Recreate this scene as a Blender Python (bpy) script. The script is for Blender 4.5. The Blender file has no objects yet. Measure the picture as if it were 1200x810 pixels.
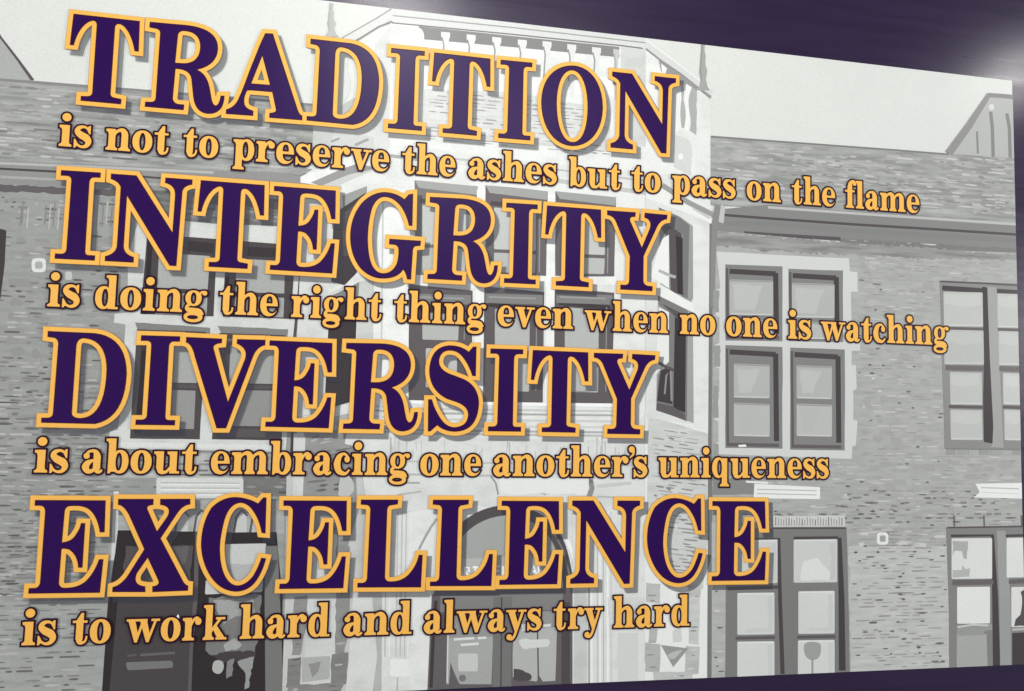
import bpy, math, random
from mathutils import Matrix, Vector
from mathutils.geometry import delaunay_2d_cdt
C = bpy.context.scene.collection
S = bpy.context.scene

# ------------------------------------------------------------------ camera
DIST = 3.0                      # metres from the wall
EYE = 1.6
FPX, YAW, PITCH, ROLL = 916.0894, 0.186063909, 0.0737639412, -0.0249890649
cy, sy, cp, sp, cr, sr = math.cos(YAW), math.sin(YAW), math.cos(PITCH), math.sin(PITCH), math.cos(ROLL), math.sin(ROLL)
ROT = Matrix(((cy, 0, sy), (0, 1, 0), (-sy, 0, cy))) @ Matrix(((1, 0, 0), (0, cp, -sp), (0, sp, cp))) @ Matrix(((cr, -sr, 0), (sr, cr, 0), (0, 0, 1)))
cam = bpy.data.cameras.new('camera')
co = bpy.data.objects.new('camera', cam)
C.objects.link(co)
cam.sensor_width = 36
cam.lens = FPX / 1200 * 36
cam.clip_start = 0.05
cam.clip_end = 200
def w3(v): return Vector((v[0], v[2], -v[1]))
ax, ay, az = w3(ROT.col[0]), -w3(ROT.col[1]), -w3(ROT.col[2])
co.matrix_world = Matrix(((ax[0], ay[0], az[0], 0), (ax[1], ay[1], az[1], -DIST - 0.005), (ax[2], ay[2], az[2], EYE), (0, 0, 0, 1)))
S.camera = co

# ------------------------------------------------------------------ world, lamps, exposure
w = bpy.data.worlds.new('World')
S.world = w
w.use_nodes = True
w.node_tree.nodes['Background'].inputs[0].default_value = (0.93, 0.96, 1.0, 1)
w.node_tree.nodes['Background'].inputs[1].default_value = 0.40
def area(name, loc, target, size, size_y, power, col=(1, 0.98, 0.95)):
    l = bpy.data.lights.new(name, 'AREA')
    l.shape = 'RECTANGLE'
    l.size, l.size_y, l.energy, l.color = size, size_y, power, col
    o = bpy.data.objects.new(name, l)
    C.objects.link(o)
    o.location = loc
    o.rotation_euler = (Vector(target) - Vector(loc)).to_track_quat('-Z', 'Y').to_euler()
    return o
area('ceiling_and_fill_lamp', (0.10, -1.9, 4.02), (0.3, 0, 1.6), 0.50, 0.25, 22)
area('ceiling_and_fill_lamp', (4.20, -1.4, 3.86), (3.0, 0, 2.6), 0.14, 0.10, 7.5)
area('ceiling_and_fill_lamp', (9.5, -4.0, 2.6), (1.2, 0, 1.0), 1.2, 1.0, 330)  # added fill from the right, placed so its reflection misses the mural
area('ceiling_and_fill_lamp', (-7.5, -6.0, 2.8), (0.8, 0, 0.8), 1.4, 1.0, 320)  # unseen fill on the left, added to even out the light
area('ceiling_and_fill_lamp', (1.0, -6.5, 5.0), (1.0, 0, 0.6), 3.0, 1.0, 120)  # broad high fill behind the camera, added to lift the overall brightness
S.view_settings.view_transform = 'Standard'
S.view_settings.look = 'None'
S.view_settings.exposure = 0.0
S.view_settings.gamma = 1.0

# ------------------------------------------------------------------ rectified drawing on the wall plane
def at(px, py):
    """photo reading -> metres across and up on the mural's own plane"""
    d = ROT @ Vector(((px - 600) / FPX, (py - 405) / FPX, 1.0))
    return (d[0] / d[2] * DIST, EYE - d[1] / d[2] * DIST)
V0 = EYE
def lin(c):
    c /= 255
    return c / 12.92 if c <= 0.04045 else ((c + 0.055) / 1.055) ** 2.4
def srgb(r, g, b): return tuple(max(.0015, min(.91, (lin(c) - .006) * 1.07)) for c in (r, g, b))

def vinyl(name, col, kind=None, rough=0.36, spec=0.16, var=0.055):
    m = bpy.data.materials.new(name)
    m.use_nodes = True
    t = m.node_tree
    N, L = t.nodes, t.links
    b = N['Principled BSDF']
    b.inputs['Roughness'].default_value = rough
    b.inputs['Specular IOR Level'].default_value = spec
    geo = N.new('ShaderNodeNewGeometry')
    def noise(scale, detail, sc=(1, 1, 1)):
        mp = N.new('ShaderNodeMapping'); mp.inputs['Scale'].default_value = sc
        L.new(geo.outputs['Position'], mp.inputs[0])
        n = N.new('ShaderNodeTexNoise'); n.inputs['Scale'].default_value = scale; n.inputs['Detail'].default_value = detail
        L.new(mp.outputs[0], n.inputs['Vector'])
        return n.outputs['Fac']
    g = noise(210, 2)
    r = N.new('ShaderNodeMapRange'); L.new(g, r.inputs[0])
    r.inputs[1].default_value, r.inputs[2].default_value = 0.3, 0.7
    r.inputs[3].default_value, r.inputs[4].default_value = 1 - var, 1 + var
    out = r.outputs[0]
    if kind:
        sc, lo, hi = {'brick': ((10, 1, 52), 0.92, 1.06), 'roof': ((5, 1, 48), 0.76, 1.20), 'stone': ((9, 1, 14), 0.93, 1.03), 'plain': ((3, 1, 4), 0.985, 1.015)}[kind]
        f = noise(1.0, 2.5, sc)
        rp = N.new('ShaderNodeValToRGB')
        rp.color_ramp.interpolation = 'CONSTANT'
        e = rp.color_ramp.elements
        e[0].position, e[0].color = 0.0, (lo, lo, lo, 1)
        e[1].position, e[1].color = 0.41, ((lo + 1) / 2,) * 3 + (1,)
        for p, v in ((0.47, 1.0), (0.56, (1 + hi) / 2), (0.62, hi)):
            k = e.new(p); k.color = (v, v, v, 1)
        L.new(f, rp.inputs[0])
        mu = N.new('ShaderNodeMath'); mu.operation = 'MULTIPLY'
        L.new(out, mu.inputs[0]); L.new(rp.outputs[0], mu.inputs[1])
        out = mu.outputs[0]
    vm = N.new('ShaderNodeVectorMath'); vm.operation = 'SCALE'
    vm.inputs[0].default_value = col
    L.new(out, vm.inputs['Scale'])
    L.new(vm.outputs[0], b.inputs['Base Color'])
    # woven film texture of the vinyl
    bp = N.new('ShaderNodeBump'); bp.inputs['Strength'].default_value = 0.12; bp.inputs['Distance'].default_value = 0.001
    L.new(noise(420, 1), bp.inputs['Height']); L.new(bp.outputs[0], b.inputs['Normal'])
    return m
_gm = {}
def grey(g, kind=None, neutral=False):
    g = int(round(g))
    if kind == 'stone': g = min(236, g + 2)
    if neutral:
        if (g, 'n') not in _gm: _gm[(g, 'n')] = vinyl('printed_grey', srgb(g, g, g - 1))
        return _gm[(g, 'n')]
    if (g, kind) not in _gm:
        if g >= 150: c = (g - 1, g + 1, g - 2)
        elif g >= 115: c = (g, g, g - 1)
        else: c = (g - 7, g - 12, g - 10)
        _gm[(g, kind)] = vinyl('printed_grey', srgb(*c), kind)
    return _gm[(g, kind)]

def mesh_obj(name, verts, faces, mats, parent=None, idx=None, origin=(0, 0, 0), kind=None, label=None):
    me = bpy.data.meshes.new(name)
    ox, oy, oz = origin
    me.from_pydata([(x - ox, y - oy, z - oz) for x, y, z in verts], [], faces)
    for m in (mats if isinstance(mats, (list, tuple)) else [mats]): me.materials.append(m)
    if idx is not None: me.polygons.foreach_set('material_index', idx)
    me.update()
    o = bpy.data.objects.new(name, me)
    C.objects.link(o)
    if parent is not None:
        o.parent = parent
        pw = parent['_w'] if '_w' in parent else (0, 0, 0)
        o.location = (ox - pw[0], oy - pw[1], oz - pw[2])
    else:
        o.location = origin
    o['_w'] = tuple(origin)
    if kind: o['kind'] = kind
    if label: o['label'] = label
    return o

# ------------------------------------------------------------------ 2D shape tools
def path(s, n=9):
    """'M x,y L .. Q c p C c c p Z' -> list of points"""
    s = s.replace('M', ' M ').replace('L', ' L ').replace('Q', ' Q ').replace('C', ' C ').replace('Z', ' ')
    tk, pts, i, cmd = s.split(), [], 0, 'M'
    def rd(k):
        a, b = tk[k].split(','); return (float(a), float(b))
    while i < len(tk):
        if tk[i] in 'MLQC': cmd = tk[i]; i += 1; continue
        if cmd in 'ML': pts.append(rd(i)); i += 1; cmd = 'L'
        elif cmd == 'Q':
            p0, c, p = pts[-1], rd(i), rd(i + 1); i += 2
            for k in range(1, n + 1):
                t = k / n; a, b, d = (1 - t) ** 2, 2 * t * (1 - t), t * t
                pts.append((a * p0[0] + b * c[0] + d * p[0], a * p0[1] + b * c[1] + d * p[1]))
            cmd = 'L'
        elif cmd == 'C':
            p0, c, e, p = pts[-1], rd(i), rd(i + 1), rd(i + 2); i += 3
            for k in range(1, n + 1):
                t = k / n; a, b, d, f = (1 - t) ** 3, 3 * t * (1 - t) ** 2, 3 * t * t * (1 - t), t ** 3
                pts.append((a * p0[0] + b * c[0] + d * e[0] + f * p[0], a * p0[1] + b * c[1] + d * e[1] + f * p[1]))
            cmd = 'L'
    return pts
def sarea(p): return 0.5 * sum(p[i - 1][0] * p[i][1] - p[i][0] * p[i - 1][1] for i in range(len(p)))
def pos(p): return list(p) if sarea(p) > 0 else list(p)[::-1]
def neg(p): return pos(p)[::-1]
def winding(x, y, loops):
    w_ = 0
    for lp in loops:
        for i in range(len(lp)):
            x1, y1 = lp[i - 1]; x2, y2 = lp[i]
            if y1 <= y < y2:
                if (x2 - x1) * (y - y1) - (x - x1) * (y2 - y1) > 0: w_ += 1
            elif y2 <= y < y1:
                if (x2 - x1) * (y - y1) - (x - x1) * (y2 - y1) < 0: w_ -= 1
    return w_
def fill(loops, eps=1e-6):
    """region where the winding number is positive -> (verts, tris)"""
    vs, es = [], []
    for lp in loops:
        b = len(vs); vs += [Vector(p) for p in lp]
        es += [(b + i, b + (i + 1) % len(lp)) for i in range(len(lp))]
    r = delaunay_2d_cdt(vs, es, [], 0, eps)
    ov, of = r[0], r[2]
    keep = []
    for f in of:
        x = sum(ov[k][0] for k in f) / len(f); y = sum(ov[k][1] for k in f) / len(f)
        if winding(x, y, loops) > 0:
            a, b_, c = [ov[k] for k in f[:3]]
            if (b_[0] - a[0]) * (c[1] - a[1]) - (c[0] - a[0]) * (b_[1] - a[1]) < 0: f = f[::-1]
            keep.append(tuple(f))
    return [(v[0], v[1]) for v in ov], keep
def rim(verts, tris, d, inward=False, limit=2.6):
    """convex pieces that cover the band of width d along the region's boundary"""
    de = set()
    for f in tris:
        for i in range(len(f)): de.add((f[i], f[(i + 1) % len(f)]))
    be = [e for e in de if (e[1], e[0]) not in de]
    nxt = {}
    for a, b in be: nxt.setdefault(a, []).append(b)
    sgn = -1 if inward else 1
    def nrm(a, b):
        dx, dy = verts[b][0] - verts[a][0], verts[b][1] - verts[a][1]
        l = math.hypot(dx, dy) or 1e-9
        return (dy / l * sgn, -dx / l * sgn)
    out = []
    for a, b in be:
        n = nrm(a, b); A, B = verts[a], verts[b]
        out.append(pos([A, B, (B[0] + n[0] * d, B[1] + n[1] * d), (A[0] + n[0] * d, A[1] + n[1] * d)]))
        for c in nxt.get(b, []):
            m = nrm(b, c)
            cr_ = (n[0] * m[1] - n[1] * m[0]) * sgn
            if cr_ > 1e-3:
                k = 1 + n[0] * m[0] + n[1] * m[1]
                q = [(B[0] + n[0] * d, B[1] + n[1] * d)]
                if k > 0.12 and math.sqrt(2 / k) < limit:
                    q.append((B[0] + (n[0] + m[0]) * d / k, B[1] + (n[1] + m[1]) * d / k))
                q.append((B[0] + m[0] * d, B[1] + m[1] * d))
                out.append(pos([B] + q))
    return out
def union(pieces, eps=1e-6, strict=False):
    bk = {}
    if strict:
        for p in pieces:
            for i in range(int(min(q[0] for q in p) // .04), int(max(q[0] for q in p) // .04) + 1):
                for j in range(int(min(q[1] for q in p) // .04), int(max(q[1] for q in p) // .04) + 1):
                    bk.setdefault((i, j), []).append(p)
    vs, fs = [], []
    for p in pieces:
        if abs(sarea(p)) < 1e-12: continue
        b = len(vs); vs += [Vector(q) for q in p]; fs.append(list(range(b, b + len(p))))
    r = delaunay_2d_cdt(vs, [], fs, 0, eps)
    ov, of = [(v[0], v[1]) for v in r[0]], []
    for f, src in zip(r[2], r[5]):
        if not src: continue
        if strict:
            x = sum(r[0][k][0] for k in f) / len(f); y = sum(r[0][k][1] for k in f) / len(f)
            if not any(winding(x, y, [q]) for q in bk.get((int(x // .04), int(y // .04)), ())): continue
        a, b_, c = [ov[k] for k in f[:3]]
        of.append(tuple(f) if (b_[0] - a[0]) * (c[1] - a[1]) - (c[0] - a[0]) * (b_[1] - a[1]) > 0 else tuple(f[::-1]))
    return ov, of
def tri_pieces(v, t): return [pos([v[k] for k in f]) for f in t]
class Stack:
    """collects flat layers at given heights off the wall"""
    def __init__(s): s.v, s.f, s.i = [], [], []
    def add(s, v, t, h, mi=0):
        b = len(s.v)
        s.v += [(x, -h, z) for x, z in v]
        s.f += [tuple(k + b for k in f) for f in t]
        s.i += [mi] * len(t)

# ------------------------------------------------------------------ setting: the painted wall
def wall_material():
    m = bpy.data.materials.new('purple_wall_paint')
    m.use_nodes = True
    t = m.node_tree; N, L = t.nodes, t.links
    b = N['Principled BSDF']
    b.inputs['Roughness'].default_value = 0.30
    b.inputs['Specular IOR Level'].default_value = 0.44
    geo = N.new('ShaderNodeNewGeometry')
    mp = N.new('ShaderNodeMapping'); mp.inputs['Scale'].default_value = (1.2, 1, 16)
    L.new(geo.outputs['Position'], mp.inputs[0])
    n = N.new('ShaderNodeTexNoise'); n.inputs['Scale'].default_value = 1.6; n.inputs['Detail'].default_value = 4
    L.new(mp.outputs[0], n.inputs['Vector'])
    n2 = N.new('ShaderNodeTexNoise'); n2.inputs['Scale'].default_value = 260; n2.inputs['Detail'].default_value = 2
    L.new(geo.outputs['Position'], n2.inputs['Vector'])
    mx = N.new('ShaderNodeMix'); mx.data_type = 'RGBA'
    mx.inputs[6].default_value = srgb(32, 19, 46) + (1,)
    mx.inputs[7].default_value = srgb(46, 30, 64) + (1,)
    L.new(n.outputs['Fac'], mx.inputs[0])
    L.new(mx.outputs[2], b.inputs['Base Color'])
    rr = N.new('ShaderNodeMapRange'); L.new(n.outputs['Fac'], rr.inputs[0])
    rr.inputs[1].default_value, rr.inputs[2].default_value = 0.3, 0.7
    rr.inputs[3].default_value, rr.inputs[4].default_value = 0.26, 0.31
    L.new(rr.outputs[0], b.inputs['Roughness'])
    bp = N.new('ShaderNodeBump'); bp.inputs['Strength'].default_value = 0.2; bp.inputs['Distance'].default_value = 0.001
    L.new(n2.outputs['Fac'], bp.inputs['Height'])
    bp2 = N.new('ShaderNodeBump'); bp2.inputs['Strength'].default_value = 0.025; bp2.inputs['Distance'].default_value = 0.006
    L.new(n.outputs['Fac'], bp2.inputs['Height']); L.new(bp.outputs[0], bp2.inputs['Normal'])
    L.new(bp2.outputs[0], b.inputs['Normal'])
    return m
wm = wall_material()
def box(x0, x1, y0, y1, z0, z1):
    v = [(x, y, z) for x in (x0, x1) for y in (y0, y1) for z in (z0, z1)]
    f = [(0, 1, 3, 2), (4, 6, 7, 5), (0, 4, 5, 1), (2, 3, 7, 6), (0, 2, 6, 4), (1, 5, 7, 3)]
    return v, f
v, f = box(-4.5, 6.5, 0.004, 0.14, -0.4, 5.2)
mesh_obj('wall', v, f, wm, kind='structure')

# ------------------------------------------------------------------ the mural and its printed picture
X0, X1, ZT, ZB = -1.9, 2.8675, EYE + 1.5323, EYE - 1.0735
mural = bpy.data.objects.new('wall_mural', None)
C.objects.link(mural)
mural.location = (0.5, 0, ZB)
mural['_w'] = (0.5, 0, ZB)
mural['label'] = 'large wall mural with purple and gold motto lettering over a grey school picture'
mural['category'] = 'mural'
v, f = box(X0 - .1, 3.5, -0.0002, 0.0038, ZB - .074, ZT + .9)
mesh_obj('border', v, f, wm, mural, origin=(0.5, 0, ZB), label='dark purple glossy border around the printed picture')
v, f = box(X0, X1, -0.0015, -0.0004, ZB, ZT)
mesh_obj('printed_panel', v, f, vinyl('printed_sky_grey', srgb(212, 215, 210), 'plain'), mural, origin=(0.5, 0, ZB), label='pale grey sky of the printed picture')
H0 = 0.0018
_n = [0]
def nexth():
    _n[0] += 1
    return H0 + _n[0] * 0.000006
XE = X1 - 0.0008
def clip(pts):
    """keep the printed shape inside the sheet (Sutherland-Hodgman)"""
    for ax_, lim, keep_less in ((0, XE, True), (0, X0 + .001, False), (1, ZT - .0008, True), (1, ZB + .0008, False)):
        out = []
        for i in range(len(pts)):
            a, b = pts[i - 1], pts[i]
            ia = (a[ax_] <= lim) == keep_less; ib = (b[ax_] <= lim) == keep_less
            if ia != ib:
                t = (lim - a[ax_]) / (b[ax_] - a[ax_])
                out.append((a[0] + (b[0] - a[0]) * t, a[1] + (b[1] - a[1]) * t))
            if ib: out.append(b)
        pts = out
        if not pts: return pts
    return pts
def shape(name, g, s, parent=None, kind=None, label=None, rnd=0, wob=None):
    p = path(s) if isinstance(s, str) else s
    if wob:                                    # slightly hand-cut edges, as in a posterised print
        rg = random.Random(sum(a * 3 + b * 7 for a, b in p)); q = []
        for i in range(len(p)):
            a, b = p[i - 1], p[i]; n = max(1, int(math.hypot(b[0] - a[0], b[1] - a[1]) / wob[0]))
            for k in range(n):
                t = (k + (rg.uniform(-.25, .25) if k else 0)) / n
                j = wob[1] if k else wob[1] * .4
                q.append((a[0] + (b[0] - a[0]) * t + rg.uniform(-j, j), a[1] + (b[1] - a[1]) * t + rg.uniform(-j, j)))
        p = q
    if rnd:
        q = []
        for i in range(len(p)):
            a, b, c = p[i - 1], p[i], p[(i + 1) % len(p)]
            def tow(u, vv):
                l = math.hypot(vv[0] - u[0], vv[1] - u[1]) or 1; k = min(rnd, l * .45) / l
                return (u[0] + (vv[0] - u[0]) * k, u[1] + (vv[1] - u[1]) * k)
            s0, s1 = tow(b, a), tow(b, c)
            for t in (0, .33, .66, 1):
                q.append(((1 - t) ** 2 * s0[0] + 2 * t * (1 - t) * b[0] + t * t * s1[0], (1 - t) ** 2 * s0[1] + 2 * t * (1 - t) * b[1] + t * t * s1[1]))
        p = q
    p = clip(pos([at(*k) for k in p]))
    if len(p) < 3: return None
    p = pos(p)
    v, t = fill([p])
    h = nexth()
    if not t: return None
    cx = sum(k[0] for k in p) / len(p); cz = min(k[1] for k in p)
    return mesh_obj(name, [(x, -h, z) for x, z in v], t, grey(g, kind), parent or mural, origin=(cx, -h, cz), label=label)
def R(x0, y0, x1, y1): return [(x0, y0), (x1, y0), (x1, y1), (x0, y1)]
def band(name, g, pts, wd, parent=None, kind=None, label=None):
    """a printed line of the given width in photo pixels (one width, or one per point)"""
    ws = wd if isinstance(wd, (list, tuple)) else [wd] * len(pts)
    L_, R_ = [], []
    for i, p in enumerate(pts):
        a = pts[max(0, i - 1)]; b = pts[min(len(pts) - 1, i + 1)]
        dx, dy = b[0] - a[0], b[1] - a[1]; l = math.hypot(dx, dy) or 1
        n = (-dy / l * ws[i] / 2, dx / l * ws[i] / 2)
        L_.append((p[0] + n[0], p[1] + n[1])); R_.append((p[0] - n[0], p[1] - n[1]))
    return shape(name, g, L_ + R_[::-1], parent, kind, label)
def inside(x, y, poly):
    c = False
    for i in range(len(poly)):
        x1, y1 = poly[i - 1]; x2, y2 = poly[i]
        if (y1 > y) != (y2 > y) and x < (x2 - x1) * (y - y1) / (y2 - y1) + x1: c = not c
    return c
def dashes(name, poly, greys, pitch, ln, dens, seed, thick=0.55, slope=0.0, parent=None, amp=0.25, label=None):
    """rows of short brick or shingle marks, laid in courses on the mural plane"""
    rg = random.Random(seed)
    P = [at(*p) for p in poly]
    x0, x1 = min(p[0] for p in P), max(p[0] for p in P); z0, z1 = min(p[1] for p in P), max(p[1] for p in P)
    pt = pitch * 0.00327
    vs, fs, idx = [], [], []
    h = nexth(); nexth()
    z = z0 - abs(slope) * (x1 - x0)
    while z < z1 + abs(slope) * (x1 - x0):
        x = x0 - rg.uniform(0, ln[1]) * .00327
        zz = z + rg.uniform(-amp, amp) * pt
        while x < x1:
            l = rg.uniform(*ln) * 0.00327 * (1.6 if rg.random() < .12 else 1)
            if rg.random() < dens:
                a, b = x, x + l; th = pt * thick * rg.uniform(.6, 1.15) / 2
                za, zb = zz + slope * (a - x0), zz + slope * (b - x0)
                if all(inside(u, k, P) for u, k in ((a, za), (b, zb), ((a + b) / 2, (za + zb) / 2 + th), ((a + b) / 2, (za + zb) / 2 - th))) and b < XE and za - th > ZB + .002:
                    e = min(l * .3, th * 1.6); k = len(vs); w1 = rg.uniform(.5, 1) * th; w2 = rg.uniform(.5, 1) * th
                    m_ = rg.uniform(-.3, .3) * th
                    vs += [(a, -h, za + m_), (a + e, -h, za - w1), ((a + b) / 2, -h, (za + zb) / 2 - th), (b - e, -h, zb - w2), (b, -h, zb + m_), (b - e, -h, zb + w2), ((a + b) / 2, -h, (za + zb) / 2 + th), (a + e, -h, za + w1)]
                    fs.append(tuple(range(k, k + 8))); idx.append(min(len(greys) - 1, int(rg.random() ** 1.5 * len(greys))))
            x += l + rg.uniform(1.0, ln[0] + 1) * 0.00327
        z += pt
    if fs: return mesh_obj(name, vs, fs, [grey(g, None, True) for g in greys], parent or mural, idx=idx, origin=(x0, -h, z0), kind='stuff', label=label)

def mottle(name, poly, greys, n, wpx, hpx, seed, parent=None, label=None):
    """ragged flat patches of nearly the same grey: the posterised tone steps of the print"""
    rg = random.Random(seed)
    P = [at(*p) for p in poly]
    x0, x1 = min(p[0] for p in P), max(p[0] for p in P); z0, z1 = min(p[1] for p in P), max(p[1] for p in P)
    vs, fs, idx, got = [], [], [], []
    h = nexth(); k_ = 0
    for _t in range(n * 6):
        if k_ >= n: break
        cx, cz = rg.uniform(x0, x1), rg.uniform(z0, z1); a = rg.uniform(*wpx) * .00164; b = rg.uniform(*hpx) * .00164
        if any(abs(cx - g[0]) < (a + g[2]) * 1.25 and abs(cz - g[1]) < (b + g[3]) * 1.25 for g in got): continue
        m = rg.randint(9, 15); q = []
        for i in range(m):
            t = 2 * math.pi * i / m; r_ = rg.uniform(.62, 1.22)
            q.append((cx + math.copysign(abs(math.cos(t)) ** .7, math.cos(t)) * a * r_, cz + math.copysign(abs(math.sin(t)) ** .8, math.sin(t)) * b * rg.uniform(.7, 1.2)))
        if not all(inside(u, w_, P) for u, w_ in q) or max(u for u, _ in q) > XE or min(w_ for _, w_ in q) < ZB + .002: continue
        got.append((cx, cz, a, b)); k_ += 1
        base = len(vs)
        vs.append((cx, -h, cz)); vs += [(u, -h, w_) for u, w_ in q]
        for i in range(m):
            fs.append((base, base + 1 + i, base + 1 + (i + 1) % m)); 
        idx += [rg.randrange(len(greys))] * m
    if fs: return mesh_obj(name, vs, fs, [grey(g, None, True) for g in greys], parent or mural, idx=idx, origin=(x0, -h, z0), kind='stuff', label=label)
# ------------------------------------------------------------------ the printed picture, painter's order
W = (9, .45)
# far left gable and long roof
shape('gable', 168, 'M-60,-60 L0,42 L39,94 L-60,90', kind='plain')
band('roof_edge', 98, [(-10, 24), (0, 43), (20, 69), (38, 94)], [2, 2.5, 3, 4])
LR = 'M-180,84 L0,92 L38,94 L118,101 L270,113 L352,120 L368,121 L372,160 L352,210 L240,202 L120,196 L-180,180'
shape('roof', 157, LR, kind='roof', label='grey shingled roof left of the tower')
band('roof_edge', 132, [(-150, 86), (0, 93), (118, 102), (270, 114), (366, 123)], 3)
RL = path('M-150,96 L0,98 L118,106 L270,118 L350,126 L350,200 L120,190 L-150,174')
mottle('shingle', RL, [150, 164, 146, 168], 260, (8, 34), (2.5, 6), 12)
dashes('shingle', RL, [142, 150, 170, 176, 132, 186], 4.6, (7, 22), .62, 11, .58, slope=.012)
dashes('shingle', path('M-150,140 L0,140 L240,152 L350,158 L350,196 L120,186 L-150,170'), [112, 122, 192, 184], 5.4, (10, 34), .30, 13, .42)
shape('brickwork', 152, 'M-180,180 L0,190 L362,203 L345,560 L335,830 L-180,830', kind='brick', label='grey brick wall of the left wing')
# eaves on the left
shape('eaves', 142, 'M-150,176 L0,188 L120,193 L240,199 L362,203 L362,236 L240,228 L120,221 L0,215 L-150,206', kind='plain')
band('eaves_board', 176, [(-140, 181), (0, 191), (120, 196), (250, 202)], 3)
band('eaves_board', 84, [(-140, 188), (0, 197.5), (66, 201), (120, 203)], 2.6)
band('eaves_board', 88, [(120, 203), (205, 210), (245, 212)], 2.2)
band('eaves_board', 164, [(0, 207), (120, 213), (240, 219)], 3)
shape('eaves_shade', 106, [(-140, 208), (0, 216), (120, 221), (165, 224), (165, 231), (120, 229), (70, 227), (0, 224), (-140, 218)], wob=(6, 1.2))
dashes('brick', path('M-120,222 L0,226 L165,234 L160,262 L80,264 L0,270 L-120,262'), [128, 118, 172, 104], 4.5, (4, 11), .5, 5, .6)
for i, x in enumerate((27, 33, 54, 59, 64, 69, 25, 116, 121, 126, 131)):
    band('brick', 178 if i % 2 else 130, [(x, 236 + (i * 7) % 9), (x - 2, 262 + (i * 5) % 9)], 1.6)
WALL_L = path('M-120,262 L0,268 L9,272 L150,272 L145,365 L128,370 L128,528 L132,600 L120,810 L-120,810')
mottle('brick', path('M-100,268 L0,272 L150,276 L128,370 L128,528 L120,804 L-100,804'), [144, 146, 160, 158], 260, (8, 26), (4, 11), 25)
dashes('brick', WALL_L, [130, 122, 170, 112, 176, 96], 5.4, (6, 17), .55, 21, .46)
dashes('brick', path('M-120,440 L125,440 L125,530 L335,532 L335,560 L132,600 L118,810 L-120,810'), [126, 134, 172, 118, 178, 100], 5.0, (6, 18), .64, 22, .46)
shape('brickwork', 160, 'M-120,706 L122,704 L128,640 L133,600 L133,700 L124,830 L-120,830', kind='brick', wob=(14, 1))
dashes('brick', path('M-120,640 L128,640 L118,812 L-120,812'), [122, 132, 174, 106, 180], 4.8, (7, 19), .66, 23, .46)
shape('wall_light', 214, R(36.6, 302.4, 53.4, 319), rnd=5, label='small square wall light left of the windows')
shape('wall_light', 165, R(40.6, 306.4, 49.6, 315), rnd=3)
shape('stone_block', 188, R(76, 318, 84, 328), rnd=3)

shape('window_frame', 74, 'M-60,262 L0,268 L7,270 L5,310 L0,350 L-60,350')
# ---- left bay: stone surround and four windows
SUR = 'M166,246 L150,300 L149,366 L134,368 L133,378 L147,380 L142,470 L138,504 L128,506 L127,525 L240,528 L334,532 L345,400 L356,262 L250,250'
shape('stone_surround', 203, SUR, kind='stone', wob=(20, .7))
shape('frieze', 118, 'M160,222 L250,226 L356,236 L352,266 L250,262 L165,254', kind='roof')
shape('frieze', 96, 'M230,226 L345,236 L345,246 L230,238', wob=(8, 1))
dashes('brick', path('M166,232 L352,244 L350,262 L250,260 L166,252'), [150, 165, 84], 5, (4, 12), .5, 31)
shape('lintel', 205, 'M208,261 L358,268 L357,282 L205,276', kind='stone')
def window(frame, panes, fg=96, pg=170, label=None, muntins=(), mg=98, bars=()):
    fr = shape('window', fg, frame, label=label, kind='plain', wob=(24, .35))
    for b in bars: band('frame', b[0], b[1], b[2], fr)
    for i, p in enumerate(panes):
        shape('pane', p[0] if isinstance(p, tuple) else pg, p[1] if isinstance(p, tuple) else p, fr, kind='plain', rnd=1.2)
    for m_ in muntins: band('muntin', mg, m_[0], m_[1], fr)
    return fr
window('M172,274 L255,280 L250,371 L164,368', [(168, [(186, 296), (246, 300), (243, 340), (184, 337)]), (164, [(184, 342), (243, 345), (242, 370), (181, 368)])], 84,
       label='upper left window of the left bay', bars=[(62, [(176, 280), (173, 330), (169, 368)], 6), (70, [(214, 287), (250, 291)], 12)])
window('M265,281 L347,287 L341,374 L261,371', [(166, [(277, 303), (334, 306), (333, 344), (276, 342)]), (160, [(276, 347), (333, 349), (332, 372), (273, 370)])], 84,
       label='upper right window of the left bay', bars=[(62, [(268, 284), (266, 330), (264, 370)], 5), (68, [(268, 293), (345, 298)], 11)])
band('drainpipe', 92, [(356, 236), (354, 300), (350, 345), (345, 395)], 3.2)
band('drainpipe', 80, [(350, 392), (346, 440), (342, 520), (340, 578)], 3.2)
shape('blind', 128, 'M158,378 L246,384 L246,392 L162,390', wob=(10, .6))
shape('blind', 128, 'M255,382 L338,386 L336,400 L262,396', wob=(10, .6))
window('M160,386 L241,389 L234,515 L152,514', [(163, [(180, 400), (233, 403), (231, 449), (178, 448)]), (146, [(178, 456), (229, 458), (227, 503), (175, 502)])], 88,
       label='lower left window of the left bay', bars=[(64, [(169, 404), (166, 450), (161, 508)], 7), (120, [(160, 395), (240, 397)], 3)], muntins=[([(178, 452), (231, 453)], 4)])
window('M257,390 L334,393 L330,516 L248,515', [(160, [(270, 404), (322, 407), (321, 450), (268, 449)]), (142, [(267, 457), (321, 458), (320, 500), (263, 499)])], 86,
       label='lower right window of the left bay', bars=[(98, [(257, 507), (329, 508)], 10), (118, [(262, 399), (333, 401)], 4)], muntins=[([(268, 453), (322, 454)], 4)])
band('sill', 214, [(128, 521), (240, 523), (332, 525)], 6)
band('sill', 132, [(128, 527), (240, 529), (336, 531)], 2)
shape('brickwork', 178, 'M126,530 L338,533 L338,562 L126,560', kind='brick', wob=(16, .6))
dashes('brick', path('M126,532 L336,536 L336,560 L128,562'), [142, 128, 192, 116], 5.5, (7, 18), .5, 24, .5)
shape('brickwork', 118, 'M284,556 L342,556 L341,582 L284,582', kind='brick')
dashes('brick', R(284, 558, 340, 582), [84, 140, 150], 5.5, (6, 14), .45, 25, .5)
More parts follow.
